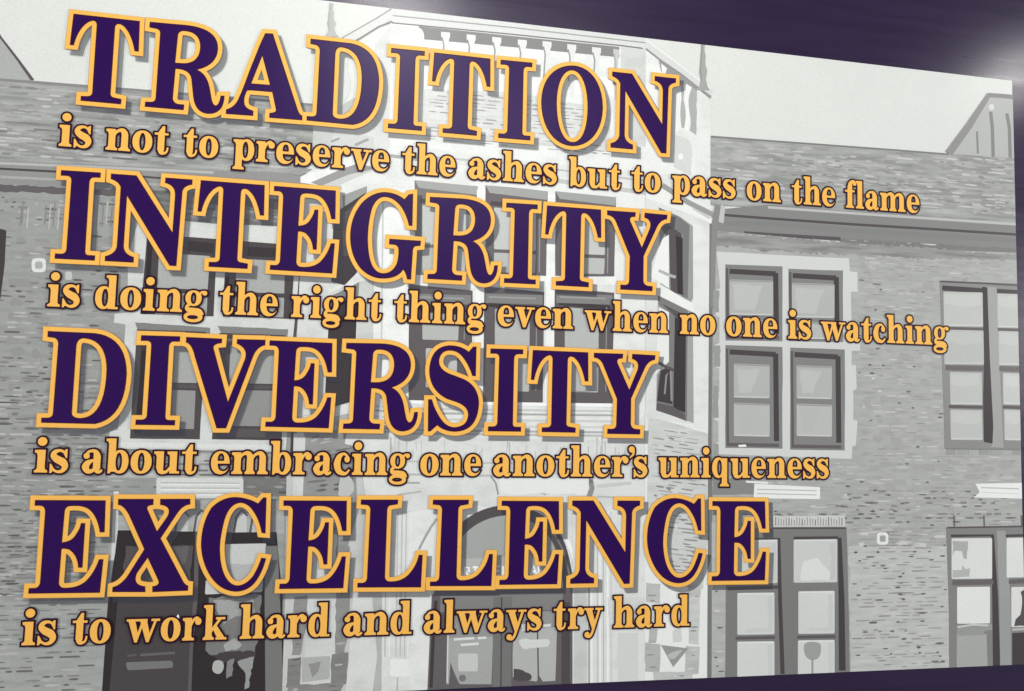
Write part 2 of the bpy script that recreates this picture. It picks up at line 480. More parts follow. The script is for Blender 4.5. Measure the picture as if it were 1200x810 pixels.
vent = shape('wall_vent', 206, R(183, 560, 285, 584), rnd=3, kind='plain', label='pale louvred vent above the dark doorway')
for y in (566, 572, 578): band('louvre', 178, [(188, y), (281, y + .4)], 1.3, vent); band('louvre', 224, [(188, y + 2), (281, y + 2.3)], 1.5, vent)

# ---- dark doorway at lower left
shape('brickwork', 166, 'M132,585 L334,588 L333,626 L132,624', kind='brick')
for x in (214, 283, 302, 236):
    shape('arch_panel', 192, 'M%d,624 L%d,606 Q%d,596 %d,606 L%d,624' % (x - 7, x - 5, x, x + 6, x + 6))
    band('arch_rib', 104, [(x - 9, 624), (x - 6, 606), (x, 598), (x + 7, 605)], 2.6)
shape('stone_block', 206, 'M133,576 L139,576 L136,700 L128,700', kind='stone')
door = shape('doorway', 62, 'M138,622 L324,624 L331,700 L333,830 L118,830 L127,700', kind='plain', label='dark glazed entrance at the lower left', wob=(22, .8))
shape('door_panel', 94, 'M147,640 L226,640 L222,690 L143,696', door, kind='plain', wob=(10, 1.4))
shape('door_panel', 108, 'M200,642 L221,640 L217,660 L203,672', door, wob=(7, 1.2))
shape('door_panel', 84, 'M138,702 L226,700 L221,830 L126,830', door, kind='plain')
band('mullion', 104, [(231, 624), (229, 700), (224, 760), (222, 812)], [5, 5, 4, 4], door)
shape('pane', 194, 'M262,638 L312,637 L309,666 L307,694 L240,697 L241,680 L262,676', door, kind='plain', rnd=2)
shape('pane', 176, 'M268,662 L308,660 L306,692 L264,692', door, kind='plain', wob=(8, 1))
band('door_frame', 118, [(318, 640), (319, 700), (322, 830)], [14, 18, 22], door)
shape('door_notice', 118, [(147, 776.5), (202, 774.5), (203, 783), (149, 786)], door, rnd=3)
band('door_notice', 110, [(164, 768), (205, 765.5)], 3, door)
band('door_notice', 104, [(149, 769), (160, 767.5)], 2.4, door)
shape('reflection', 122, 'M244,700 L306,698 L306,722 L298,766 L262,776 L240,762', door, wob=(7, 2))
shape('reflection', 160, 'M250,704 L296,700 L298,724 L276,722 L262,732 L254,716', door, wob=(6, 1.5))
shape('reflection', 164, 'M262,756 L274,748 L284,756 L276,762 L264,763', door, wob=(4, 1))
shape('reflection', 80, 'M248,768 L290,762 L300,766 L296,774 L262,776', door, wob=(5, 1.4))
shape('reflection', 176, path('M255,774 Q263,774 262,783 Q260,791 254,790 Q247,788 249,780 Q250,774 255,774'), door)
shape('reflection', 130, 'M266,776 L274,772 L272,792 L265,796', door, wob=(4, 1))
shape('reflection', 150, 'M278,776 L298,770 L294,786 L292,806 L286,808 L288,790', door, wob=(4, 1.2))

# ---- pier between the doorways (left side of the porch)
shape('pier', 192, 'M336,532 L500,534 L506,830 L330,830 L334,700', kind='stone')
shape('brickwork', 148, 'M357,500 L412,474 L420,600 L408,640 L404,690 L352,690 L352,560', kind='brick', wob=(14, .8))
shape('pier', 204, 'M344,508 L358,512 L354,600 L343,600', kind='stone')
dashes('brick', path('M356,504 L411,480 L418,560 L352,560'), [112, 124, 176], 5, (7, 14), .55, 41, .5, slope=.16)
dashes('brick', path('M352,560 L416,560 L410,690 L352,690'), [104, 118, 168], 5.6, (7, 16), .5, 42, .55, slope=.08)
shape('pier', 202, 'M360,626 L395,626 L392,830 L356,830', kind='stone')
for s, g in (('M345,700 L360,698 L359,734 L352,768 L342,768', 142), ('M394,640 L410,640 L409,730 L403,766 L393,766', 140),
             ('M337,772 L353,770 L351,806 L335,806', 128), ('M389,767 L408,765 L406,802 L387,804', 130), ('M338,804 L404,800 L398,816 L336,818', 134)):
    shape('quoin', g, s, kind='brick', wob=(7, 1))
    dashes('brick', path(s), [100, 116, 172], 6, (6, 13), .7, hash(s[:5]) % 7 + 50, .45, slope=.05)
shape('stone_panel', 172, 'M354,771 L387,769 L386,796 L354,800', rnd=2)
shape('stone_panel', 142, 'M361,778 L376,776 L374,786 L366,794', wob=(5, 1))
shape('pier', 186, 'M420,596 L448,596 L448,830 L418,830', kind='stone')
shape('pier', 208, 'M414,700 L446,700 L447,830 L404,830', kind='stone', wob=(16, 1))
shape('pier', 176, 'M436,700 L452,700 L450,780 L446,830 L434,830 L442,770', kind='stone')
pil = shape('pilaster', 214, 'M449,540 L503,540 L504,830 L447,830', kind='stone', label='pale fluted pilaster left of the arched door')
for x, g in ((451, 184), (456, 226), (464, 190), (469, 186), (474, 190), (478, 226)):
    band('flute', g, [(x + 3, 560), (x + 1, 690), (x, 770)], 1.6, pil)
band('flute', 232, [(502, 690), (501, 820)], 2.4, pil)
band('flute', 176, [(466, 794), (465, 822)], 1.6, pil)
shape('notice_plate', 228, R(457, 772.5, 481, 793), pil, rnd=3)
band('lamp_bracket', 152, [(490, 774), (484, 771), (483, 782), (484, 790)], [3, 3.4, 3, 2.4], pil)
shape('entry_phone', 140, R(480, 788, 492.5, 803), pil, rnd=4.5)

# ---- tower: base tone, parapet, balustrade
TW = 'M395,196 L438,150 L440,60 L458,26 L460,12 L600,26 L757,46 L834,110 L834,340 L832,830 L480,830 L480,540 L404,520 L412,474'
shape('tower_wall', 220, TW, kind='stone', label='pale stone face of the central tower')
shape('tower_wall', 206, 'M438,56 L458,30 L457,172 L440,196 L420,196 L412,166 L436,150', kind='stone')
shape('sky_gap', 226, 'M458,112 L502,118 L503,168 L456,164')
shape('sky_gap', 228, 'M497,66 L600,80 L728,92 L728,112 L497,106')
shape('sky_gap', 222, 'M434,44 L441,40 L438,64 L428,52')
shape('brickwork', 208, 'M497,104 L600,108 L715,128 L716,178 L600,168 L495,158', kind='brick')
dashes('brick', path('M496,106 L600,110 L716,130 L716,182 L600,176 L494,164'), [160, 152, 172], 5.0, (8, 20), .82, 61, .40)
shape('parapet_shade', 132, 'M492,30 L600,40 L726,53 L726,67 L600,55 L497,46 Q498,34 490,32')
rail = shape('handrail', 208, 'M457,10 L600,24 L757,44 L757,58 L600,42 L459,27', kind='plain', label='stone handrail of the balustrade on the tower')
band('rail_moulding', 150, [(460, 18), (600, 32), (757, 50)], 1.4, rail)
band('rail_moulding', 120, [(459, 26.5), (600, 40), (726, 53), (757, 57)], 1.6, rail)
band('handrail', 208, [(398, 50), (440, 27), (459, 16)], [12, 11, 12])
band('rail_moulding', 144, [(398, 46), (440, 22), (459, 10)], 1.4)
band('rail_moulding', 134, [(412, 51), (444, 31), (460, 25)], 2.2)
shape('newel', 214, 'M459,29 L489,32 L491,40 Q496,42 497,54 L496,112 L457,108', kind='stone')
shape('newel', 200, 'M728,54 L757,58 L757,172 L726,170', kind='stone')
shape('newel', 222, 'M757,59 L774,72 L774,120 L768,170 L757,172', kind='stone')
def baluster(x, y, w_, h, g, sh=176, sk=.0):
    s = 'M%f,%f L%f,%f L%f,%f Q%f,%f %f,%f Q%f,%f %f,%f L%f,%f Q%f,%f %f,%f Q%f,%f %f,%f' % (
        x, y, x + w_, y + 1, x + w_, y + h * .1, x + w_ * .70, y + h * .2, x + w_ * .80, y + h * .45,
        x + w_ * 1.0, y + h * .7, x + w_ * .74, y + h, x + w_ * .26, y + h,
        x, y + h * .7, x + w_ * .20, y + h * .45, x + w_ * .30, y + h * .2, x, y + h * .1)
    b = shape('baluster', g, s, kind='plain')
    band('baluster_edge', sh, [(x + 1, y + h * .1), (x + w_ * .3, y + h * .25), (x + w_ * .2, y + h * .5), (x + w_ * .12, y + h * .7)], 1.8, b)
for x, y in ((517, 37), (547, 40), (577, 43), (607, 46), (636, 48), (665, 51.5), (694, 55)):
    baluster(x, y, 10.5, 62, 216, 150)
baluster(719, 57, 7, 60, 190, 166)
shape('parapet_shade', 148, 'M772,70 L776,72 L834,112 L834,118 L806,104 L806,110 L798,100 L786,92 L775,84')
shape('sky_gap', 226, 'M775,74 L782,80 L780,86 L776,88')
shape('sky_gap', 226, 'M791,106 L800,104 L801,150 L790,156')
shape('baluster', 168, 'M798,98 L803,100 L801,116 Q806,136 802,150 L799,150 Q796,132 799,116')
shape('baluster', 228, 'M804,98 L811,102 L808,118 Q810,140 806,154 L802,150 Q806,130 803,116', label='turned stone baluster')
shape('parapet_shade', 168, 'M811,102 L817,106 L816,158 L808,153 Q811,146 808,130 Q806,116 808,112', wob=(8, .6))
shape('newel', 218, 'M817,104 L834,114 L834,236 L817,226', kind='stone')
band('handrail', 206, [(756, 51), (796, 79), (834, 108)], [12, 9, 7], label='sloping handrail on the right of the tower')
band('rail_moulding', 222, [(757, 46), (796, 75), (833, 104)], 2)
band('rail_moulding', 142, [(757, 57), (775, 71), (800, 88), (833, 115)], 2.2)
shape('tower_wall', 204, 'M790,158 L808,164 L811,172 L810,206 L790,196', kind='plain', wob=(9, .6))
shape('stone_block', 228, R(795, 180, 801, 187), rnd=3)
def finial(x, y0, y1, w_, g):
    h = y1 - y0
    prof = ((0, .25), (.06, .5), (.16, .3), (.24, .42), (.3, .62), (.40, .45), (.5, .55), (.6, .9), (.68, .75), (.76, .5), (.8, .62), (.9, .85), (1, 1.5))
    L_ = [(x - k * w_ / 2, y0 + t * h) for t, k in prof]; R_ = [(x + k * w_ / 2 + 1 * t, y0 + t * h) for t, k in prof]
    f_ = shape('finial', g, L_ + R_[::-1], kind='plain', label='turned stone finial')
    band('finial_edge', g - 16, [(x - w_ * .1, y0 + h * .1), (x - w_ * .3, y0 + h * .55), (x - w_ * .2, y0 + h * .8)], 1.6, f_)
finial(388, 3, 43, 11, 178)
finial(824, 48, 106, 10, 160)
# baluster and post seen through the D
shape('baluster', 208, 'M400,62 L410,66 Q404,80 410,92 Q412,108 404,118 L399,134', kind='plain')
shape('parapet_shade', 182, 'M399,124 L420,112 L420,122 L399,136')
shape('tower_side', 190, 'M368,121 L392,122 L392,160 L388,175 L366,172', kind='stone')
# cornices across the tower
shape('cornice', 216, 'M470,170 L600,186 L757,204 L760,216 L600,200 L468,184', kind='plain')
band('cornice_line', 184, [(484, 182), (600, 192), (757, 212)], 2.4)
band('cornice_line', 166, [(445, 181), (470, 184), (500, 188)], 4)
band('cornice_line', 190, [(640, 210), (700, 218), (757, 226)], 5)
shape('tower_side', 200, 'M392,155 L438,160 L436,205 L388,190 L386,170', kind='plain')
band('cornice_line', 152, [(416, 170), (432, 163)], 3); band('cornice_line', 152, [(388, 166), (398, 162)], 2.6)
shape('cornice', 226, 'M352,207 L393,188 L434,176 L450,190 L405,212 L380,218 L352,214', kind='stone')
shape('eaves', 150, 'M352,196 L366,198 L350,206 L338,203', wob=(8, .6))
shape('cornice_shade', 148, 'M364,214 L400,198 L418,192 L440,196 L400,216 L380,219')
shape('cornice', 196, 'M376,218 L410,204 L440,198 L446,204 L402,222', kind='plain')
shape('cornice', 218, 'M400,216 L446,196 L478,192 L480,220 L430,216 L403,240', kind='stone')

# ---- angled bay left of the tower front
shape('stone_pier', 206, 'M356,232 L392,238 L388,480 L344,490 L350,350', kind='stone')
shape('window', 150, 'M401,229 L430,218 L430,226 L402,246', label='reveal of the narrow left bay window')
wl = shape('window', 76, 'M391,250 L402,243 L428,226 L418,320 L404,334 L388,330', kind='plain', label='narrow dark window on the left flank of the tower, upper')
shape('pane', 94, 'M402,250 L416,240 L414,300 L402,300', wl)
shape('stone_surround', 212, 'M384,338 L404,334 L424,318 L424,326 L384,346', kind='stone')
shape('window', 132, 'M382,350 L422,330 L421,352 L384,362')
shape('window', 74, 'M386,360 L419,348 L414,470 L380,480', kind='plain', label='narrow dark window on the left flank of the tower, lower')
shape('stone_surround', 198, 'M421,330 L440,326 L438,470 L414,472', kind='stone')
shape('sill', 212, 'M376,484 L416,471 L436,474 L420,482 L372,494', kind='stone')
shape('brickwork', 170, 'M372,492 L420,482 L418,500 L366,508', kind='brick', wob=(8, .6))
shape('column', 228, 'M440,222 L484,224 L482,500 L436,500', kind='stone')
band('column_edge', 196, [(449, 224), (446, 500)], 2)

# ---- six windows on the tower front
def fwin(x0, y0, x1, y1, px0, px1, pt, pb, mun, g, bev, label):
    k = (x1 - x0)
    fr = shape('window', g, [(x0, y0), (x1, y0 + k * .10), (x1 - 2, y1 + k * .03), (x0, y1)], kind='plain', label=label, wob=(22, .4))
    if bev:
        shape('blind', bev, [(x0, y0), (x1, y0 + k * .10), (x1 - 1, y0 + 10 + k * .10), (x0 + 5, y0 + 9)], fr, kind='plain')
    band('frame', g - 28, [(x0 + 6, pt - 5), (x1 - 5, pt - 5 + k * .08)], 5, fr)
    d = (px1 - px0) * .08
    if mun:
        shape('pane', 190, [(px0, pt), (px1, pt + d), (px1, mun - 2 + d / 2), (px0, mun - 2)], fr, kind='plain', rnd=1.5)
        shape('pane', 180, [(px0, mun + 2), (px1, mun + 2 + d / 2), (px1 - 1, pb + d / 3), (px0, pb)], fr, kind='plain', rnd=1.5)
    else:
        shape('pane', 178, [(px0, pt), (px1, pt + d), (px1 - 1, pb + d / 3), (px0, pb)], fr, kind='plain', rnd=1.5)
    band('frame', g + 34, [(x1 - 9, pt), (x1 - 10, pb)], 1.4, fr)
fwin(486, 211, 560, 325, 495, 546, 240, 320, 288, 116, 160, 'upper window on the left of the tower front')
fwin(569, 217, 642, 321, 579, 628, 243, 319, 294, 112, 158, 'upper window in the middle of the tower front')
fwin(651, 224, 722, 323, 661, 709, 252, 320, 299, 112, 156, 'upper window on the right of the tower front')
shape('sill', 226, 'M484,322 L560,325 L722,324 L722,334 L560,338 L484,334', kind='stone')
fwin(479, 333, 554, 471, 495, 538, 366, 398, 0, 104, 0, 'lower window on the left of the tower front')
fwin(566, 335, 638, 472, 580, 621, 362, 458, 0, 104, 0, 'lower window in the middle of the tower front')
fwin(649, 336, 720, 473, 662, 702, 360, 459, 0, 104, 0, 'lower window on the right of the tower front')
for a, b in ((482, 552), (569, 636), (652, 718)):
    shape('blind', 128, [(a, 344), (b, 346), (b, 357), (a, 355)], kind='plain')
    band('blind_edge', 152, [(a + 4, 348), (b - 8, 350)], 2)
shape('pane', 184, [(499, 408), (536, 409), (535, 455), (499, 454)], kind='plain', rnd=2)
band('window_edge', 148, [(700, 408), (700, 458), (674, 459)], 1.8)
shape('mullion', 228, 'M559,222 L569,222 L566,472 L555,472', kind='stone')
shape('mullion', 230, 'M642,228 L651,228 L649,473 L638,473', kind='stone')
band('sill', 240, [(478, 471), (560, 473), (640, 474), (722, 475)], 4)
for y, g in ((479, 196), (484, 168), (491, 200), (498, 204), (504, 172), (508, 182)):
    band('moulding', g, [(440, y - 3), (480, y), (600, y + 1.5), (735, y + 3)], 2.2)
# ---- wall over the arched door
shape('tower_wall', 212, 'M420,512 L600,514 L760,517 L760,600 L700,680 L640,600 L540,590 L480,600 L430,600', kind='stone')
rg = random.Random(8)
for k in range(34):
    x = rg.uniform(452, 745); y = rg.uniform(515, 532); l = rg.uniform(6, 22)
    band('carving', rg.choice((176, 188, 196)), [(x, y), (x + rg.uniform(-1.5, 1.5), y + l)], [rg.uniform(1, 2.4), .6])
for x, g in ((458, 176), (463, 194), (468, 194), (700, 192), (706, 186), (758, 178)): band('moulding', g, [(x, 512), (x - 1, 560)], 1.8)
for p, g, w_ in (([(454, 540), (520, 542), (600, 543), (756, 546)], 188, 2), ([(474, 556), (600, 558)], 180, 2.4), ([(476, 566), (492, 566)], 168, 2.4), ([(466, 580), (480, 578), (494, 576)], 176, 1.8),
                 ([(575, 558), (581, 566), (584, 580)], 150, 2), ([(692, 562), (694, 572), (690, 584)], 140, 6), ([(690, 562), (694, 566)], 120, 4), ([(700, 582), (760, 585)], 178, 2), ([(596, 578), (624, 574), (640, 580)], 176, 2),
                 ([(700, 570), (722, 568), (740, 566)], 196, 4)):
    band('moulding', g, p, w_)
shape('spandrel', 224, 'M584,560 L690,560 L688,580 L640,578 L596,580 L586,576', wob=(9, 1.2))
shape('medallion', 188, path('M404,556 Q416,560 415,574 Q412,582 402,584 L396,580 L398,560'), wob=(5, .5))

# ---- arched door
arch = shape('arched_doorway', 92, path('M509,700 L511,668 Q516,640 531,622 Q558,593 594,592 Q632,594 652,618 Q670,642 673,700'), kind='plain', label='arched school doorway with lettering in its fanlight')
shape('fanlight', 162, path('M521,700 L522,668 Q528,645 542,629 Q562,606 594,604 Q626,606 644,630 Q658,650 661,700'), arch, kind='plain')
shape('fanlight', 178, path('M521,700 L523,656 L600,652 L657,658 L661,700'), arch, kind='plain')
band('arch_moulding', 158, [(491, 644), (498, 630), (505, 618), (512, 608)], 2.2)
band('arch_moulding', 236, [(664, 632), (670, 646), (676, 664)], 5); band('arch_moulding', 176, [(671, 634), (676, 648), (679, 670)], 1.5)
band('arch_moulding', 120, [(648, 622), (660, 645), (667, 672), (670, 690)], 2, arch)
shape('door_frame', 108, 'M506,700 Q508,692 516,692 L664,689 Q673,690 673,700 L672,830 L500,830', arch, kind='plain', label='grey double door under the arch')
shape('door_frame', 128, 'M516,699 L660,695 L658,716 L516,718', arch, kind='plain', wob=(12, .8))
shape('pane', 164, 'M524,744 L578,742 L576,802 L523,802', arch, kind='plain')
shape('pane', 148, 'M524,722 L650,716 L652,744 L524,748', arch, kind='plain')
for s in ([(532, 749.5), (556, 748)], [(560, 748), (570, 747.5)], [(540, 756), (561, 754.5)]): band('door_notice', 216, s, 2.8, arch)
shape('door_notice', 196, R(537, 766, 560, 787), arch, rnd=2)
shape('reflection', 108, path('M526,804 L528,776 Q532,790 540,804'), arch); shape('reflection', 118, R(538, 791, 546, 799), arch, rnd=4)
band('pane_edge', 206, [(525, 745), (524, 800)], 1.6, arch)
shape('door_stile', 116, 'M578,700 L600,699 L599,830 L577,830', arch, kind='plain'); band('door_stile', 84, [(588, 700), (587, 806)], 1.5, arch)
shape('pane', 176, 'M601,738 L653,735 L651,798 L636,799 L632,792 L629,799 L601,794', arch, kind='plain', wob=(14, .5))
band('pane_edge', 104, [(630, 740), (631, 796)], 1.8, arch)
shape('reflection', 208, 'M608,752 Q612,746 622,750 L642,749 Q647,753 642,758 L620,760 Q612,764 608,752', arch)
shape('reflection', 90, path('M602,784 Q612,784 616,788 Q626,790 622,797 Q612,800 602,797'), arch)
shape('reflection', 204, 'M611,732 L628,730 L626,738 L612,740', arch); shape('reflection', 210, 'M636,732 L646,731 L645,735 L637,735', arch)
band('door_frame', 88, [(663, 706), (663, 802)], 10, arch)
band('door_jamb', 76, [(511, 704), (508, 740), (505, 806)], 4, arch)
def word(chars, x, y, h, g, parent):
    """block capitals built from strokes; x, y is the baseline start in photo pixels"""
    ST = {'A': [[(0, 0), (.4, 1), (.8, 0)], [(.15, .35), (.65, .35)]], 'R': [[(0, 0), (0, 1), (.6, .95), (.6, .55), (0, .5), (.7, 0)]], 'T': [[(0, 1), (.8, 1)], [(.4, 1), (.4, 0)]],
          'E': [[(.6, 0), (0, 0), (0, 1), (.6, 1)], [(0, .5), (.5, .5)]], 'P': [[(0, 0), (0, 1), (.6, .95), (.6, .5), (0, .45)]], 'N': [[(0, 0), (0, 1), (.7, 0), (.7, 1)]]}
    for c in chars:
        if c != ' ':
            for s in ST[c]: band('letter', g, [(x + a * h * .8, y - b * h) for a, b in s], 2.5, parent)
        x += h * .88
word('ART', 535.5, 675.5, 10.5, 240, arch); word('ER', 580.5, 674.5, 10.5, 240, arch); word('AE', 622, 673.5, 10.5, 240, arch)

# ---- right side of the porch
shape('pilaster', 214, 'M671,592 L756,590 L757,830 L671,830', kind='stone', label='pale pilaster right of the arched door')
shape('pilaster', 196, 'M673,692 L688,692 L688,830 L672,830', kind='stone')
for x, g, w_ in ((690, 158, 2), (693, 232, 2.4), (700, 190, 1.6), (703, 230, 2), (707, 186, 1.4), (712, 234, 2.2), (716, 196, 1.2)):
    band('flute', g, [(x, 600), (x + .5, 812)], w_)
shape('stone_panel', 206, 'M724,742 L748,742 L747,830 L724,830'); shape('stone_panel', 208, 'M712,700 L756,700 L756,738 L714,740', kind='stone')
shape('tower_wall', 224, 'M756,480 L832,500 L831,830 L756,830', kind='stone')
shape('brickwork', 200, 'M760,488 L830,508 L832,600 L824,690 L790,700 L758,640', kind='brick', wob=(14, .8))
BR = path('M761,490 L829,510 L829,560 L826,600 L822,688 L790,692 L762,640')
dashes('brick', BR, [152, 140, 168, 124], 4.6, (8, 20), .74, 71, .40, slope=-.10)
dashes('brick', BR, [132, 228], 9, (5, 9), .18, 72, .3, slope=-.12)
shape('stone_surround', 228, 'M785,672 L806,672 L806,700 L784,702', wob=(6, .6))
shape('tower_wall', 226, 'M756,700 L831,700 L830,830 L756,830', kind='plain')
for s, g in (('M757,683 L774,684 L773,708 L757,706', 186), ('M807,688 L821,688 L820,732 L809,728', 190), ('M761,737 L771,737 L769,754 L760,754', 178),
             ('M756,753 L774,755 L773,788 L756,787', 176), ('M804,757 L820,758 L819,790 L803,790', 184), ('M765,787 L812,787 L812,797 L766,797', 190), ('M806,700 L820,700 L819,756 L807,754', 196)):
    shape('quoin', g, s, kind='brick', wob=(7, .8))
    dashes('brick', path(s), [150, 140, 206], 5.5, (5, 12), .62, int(s[1:4]) % 9, .42)
tri = shape('stone_panel', 150, 'M774.5,756 L807,760 L789,782'); shape('stone_panel', 182, path('M782,768 Q790,762 800,762 L791,772 L786,773'), tri)
shape('stone_panel', 204, 'M788,740 L798,734 L799,752 L789,753', wob=(6, .6))

# ---- angled bay right of the tower front
shape('brickwork', 212, 'M757,212 L834,246 L834,500 L757,490', kind='stone')
shape('cornice', 226, 'M757,216 L774,220 L834,256 L834,262 L812,252 L757,232', kind='plain')
band('cornice_line', 150, [(776, 217), (806, 237), (836, 252)], 6)
band('cornice_line', 190, [(812, 244), (832, 256)], 2.4)
wr = shape('window', 152, 'M772,243 L797,254 L812,265 L816,342 L810,354 L774,336', kind='plain', label='narrow window on the right flank of the tower, upper')
shape('frame', 118, 'M772,243 L797,255 L808,264 L806,350 L799,347 L800,274 L774,262', wr)
shape('frame', 96, 'M774,266 L782,263 L799,274 L801,346 L786,342 L784,282', wr)
shape('frame', 70, 'M792,276 L800,279 L800,346 L794,344', wr, kind='plain')
shape('pane', 228, 'M776,280 L784,275 L784,318 L784,338 L772,330 L762,324', wr)
band('muntin', 172, [(772, 317), (783, 322), (792, 325)], 3.4, wr)
shape('stone_surround', 226, 'M760,330 L772,332 L812,356 L830,366 L830,372 L812,366 L770,346 L758,346', kind='stone')
wr2 = shape('window', 158, 'M771,346 L812,366 L813,496 L769,481', kind='plain', label='narrow window on the right flank of the tower, lower')
shape('frame', 122, 'M771,346 L806,364 L805,494 L769,480 L771,440 L784,424 L784,366 L772,358', wr2)
shape('frame', 98, 'M776,356 L800,368 L800,380 L792,372', wr2)
shape('frame', 72, 'M791,372 L804,378 L803,484 L789,478 L790,420', wr2, kind='plain')
shape('pane', 78, 'M774,434 L786,430 L788,474 L770,470', wr2); band('reflection', 144, [(779, 462), (781, 440), (786, 434), (787, 470)], 2, wr2)
shape('pane', 224, 'M772,360 L784,366 L784,424 L776,430 L768,440', wr2)
band('muntin', 96, [(772, 425), (782, 431), (790, 434)], 3.5, wr2)
shape('pane', 104, 'M770,472 L788,476 L803,486 L803,492 L769,481', wr2)
shape('tower_wall', 218, 'M812,262 L834,268 L832,506 L813,500', kind='stone')
band('tower_edge', 120, [(833.5, 262), (833, 340), (832, 500), (832, 600), (831, 796)], [4, 4, 4, 4.5, 4.5])

# ---- right roof, dormer and wall
shape('roof', 160, 'M833,159 L900,164 L1050,175 L1112,180 L1200,182 L1240,186 L1240,268 L1191,264 L1000,250 L900,244 L833,240', kind='roof', label='grey shingled roof right of the tower')
RRF = path('M835,164 L900,168 L1110,184 L1192,184 L1192,256 L1000,240 L900,236 L835,228')
mottle('shingle', RRF, [150, 168, 144, 174], 240, (8, 30), (2.5, 6), 82)
dashes('shingle', RRF, [148, 154, 172, 180, 136, 190], 4.6, (7, 20), .60, 81, .58)
dashes('shingle', path('M835,205 L1000,215 L1110,200 L1192,200 L1192,256 L1000,240 L900,236 L835,228'), [186, 194, 132, 178], 5.0, (12, 36), .36, 83, .40)
band('roof_edge', 122, [(833, 160), (900, 165), (1050, 176), (1112, 181)], 2)
gb = shape('gable', 176, 'M1111,180 L1136,146 L1160,110 L1188,113 L1194,186', kind='plain', label='dormer gable at the right edge of the picture')
band('roof_edge', 140, [(1160, 110), (1136, 147), (1112, 180)], [5, 8, 9], gb); band('roof_edge', 134, [(1159, 111.5), (1175, 112.5), (1189, 114)], 5, gb)
for p, wd in (([(1145, 154), (1146, 180)], 2.4), ([(1161, 131), (1163, 150), (1164, 184)], 4), ([(1180, 133), (1183, 150), (1184, 185)], 4)): band('batten', 132, p, wd, gb)
shape('reflection', 208, R(1159, 122, 1165, 129), gb, rnd=3)
shape('eaves', 132, 'M838,246 L900,240 L1191,262 L1240,266 L1240,304 L1194,300 L1100,286 L900,276 L838,270', kind='plain')
band('eaves_board', 182, [(900, 243), (1000, 250), (1192, 263)], 3)
band('eaves_board', 92, [(848, 252), (900, 256), (1000, 263), (1100, 269), (1192, 275)], 3)
band('eaves_board', 128, [(848, 262), (900, 262), (1000, 270), (1192, 282)], 6)
band('eaves_board', 98, [(872, 273), (918, 276), (985, 280)], 4)
shape('eaves_shade', 122, [(985, 280), (1060, 284), (1120, 288), (1194, 292), (1194, 298), (1130, 297), (1060, 292), (985, 288)], wob=(5, 1.6))
shape('brickwork', 168, 'M836,270 L900,276 L985,284 L1100,293 L1240,298 L1240,830 L834,830', kind='brick', label='grey brick wall of the right wing')
shape('eaves_shade', 146, [(840, 272), (985, 284), (1100, 292), (1194, 298), (1194, 306), (1140, 304), (1060, 302), (985, 298), (900, 294), (840, 288)], kind='roof', wob=(4, 2.4))
band('downpipe', 134, [(842, 240), (838, 262), (836, 300), (835, 360)], [8, 7, 6, 5]); shape('downpipe', 186, 'M845,240 L850,242 L848,262 L842,260', rnd=1.5)
mottle('brick', path('M1002,300 L1192,308 L1192,330 L1102,330 L1108,526 L1192,534 L1192,600 L1010,600'), [160, 162, 175, 172], 150, (8, 26), (4, 11), 84)
WR = path('M1002,296 L1192,304 L1192,330 L1102,330 L1108,526 L1192,534 L1192,616 L1110,616 L1113,784 L998,788 L994,620 L850,620 L838,604 L838,540 L1004,540')
mottle('brick', path('M996,616 L1110,616 L1113,784 L999,788'), [176, 180, 196, 192], 60, (8, 22), (3, 8), 85)
dashes('brick', WR, [160, 152, 190, 144], 4.4, (7, 20), .50, 91, .40)
dashes('brick', WR, [112, 100, 198], 5.6, (4, 9), .045, 92, .5)
shape('brickwork', 186, 'M994,640 L1111,640 L1114,800 L998,800', kind='brick', wob=(9, 1.5))
dashes('brick', path('M994,616 L1110,616 L1113,784 L998,788'), [152, 160, 140, 198, 146], 4.3, (8, 24), .62, 93, .44)
dashes('brick', path('M996,616 L1110,616 L1113,784 L999,788'), [104, 92, 120], 5.6, (5, 9), .12, 98, .48)
dashes('brick', path('M1000,570 L1192,575 L1192,616 L850,612 L852,590 L980,590'), [130, 106, 186], 5.0, (6, 14), .42, 94, .5)
shape('brickwork', 176, 'M834,612 L852,612 L851,796 L834,798', kind='brick'); dashes('brick', path('M835,690 L851,690 L850,792 L835,794'), [112, 130, 196], 6, (5, 12), .65, 95, .42)
shape('brickwork', 134, 'M835,560 L884,562 L884,580 L835,580', kind='plain', wob=(10, 1))
def sur(name, g, s): return shape(name, g, s, kind='plain', wob=(30, .3))
sur('stone_surround', 203, 'M840,295 L995,303 L996,318 L1005,319 L1005,342 L997,342 L998,376 L998,397 L1008,398 L1008,411 L998,411 L998,428 L1003,428 L1004,456 L1000,458 L1000,492 L1005,493 L1003,522 L999,523 L998,538 L838,532 L838,520 L842,518 L842,494 L837,492 L838,462 L843,460 L843,432 L838,430 L838,404 L843,402 L843,372 L839,370 L839,340 L844,338')
for x0, y0, x1, y1 in ((836, 340, 843, 366), (836, 405, 844, 430), (836, 452, 842, 490), (836, 520, 842, 540)): shape('quoin', 150, R(x0, y0, x1, y1), kind='plain', wob=(6, .8))
shape('stone_block', 160, 'M838,534 L858,536 L856,552 L838,550', kind='plain')
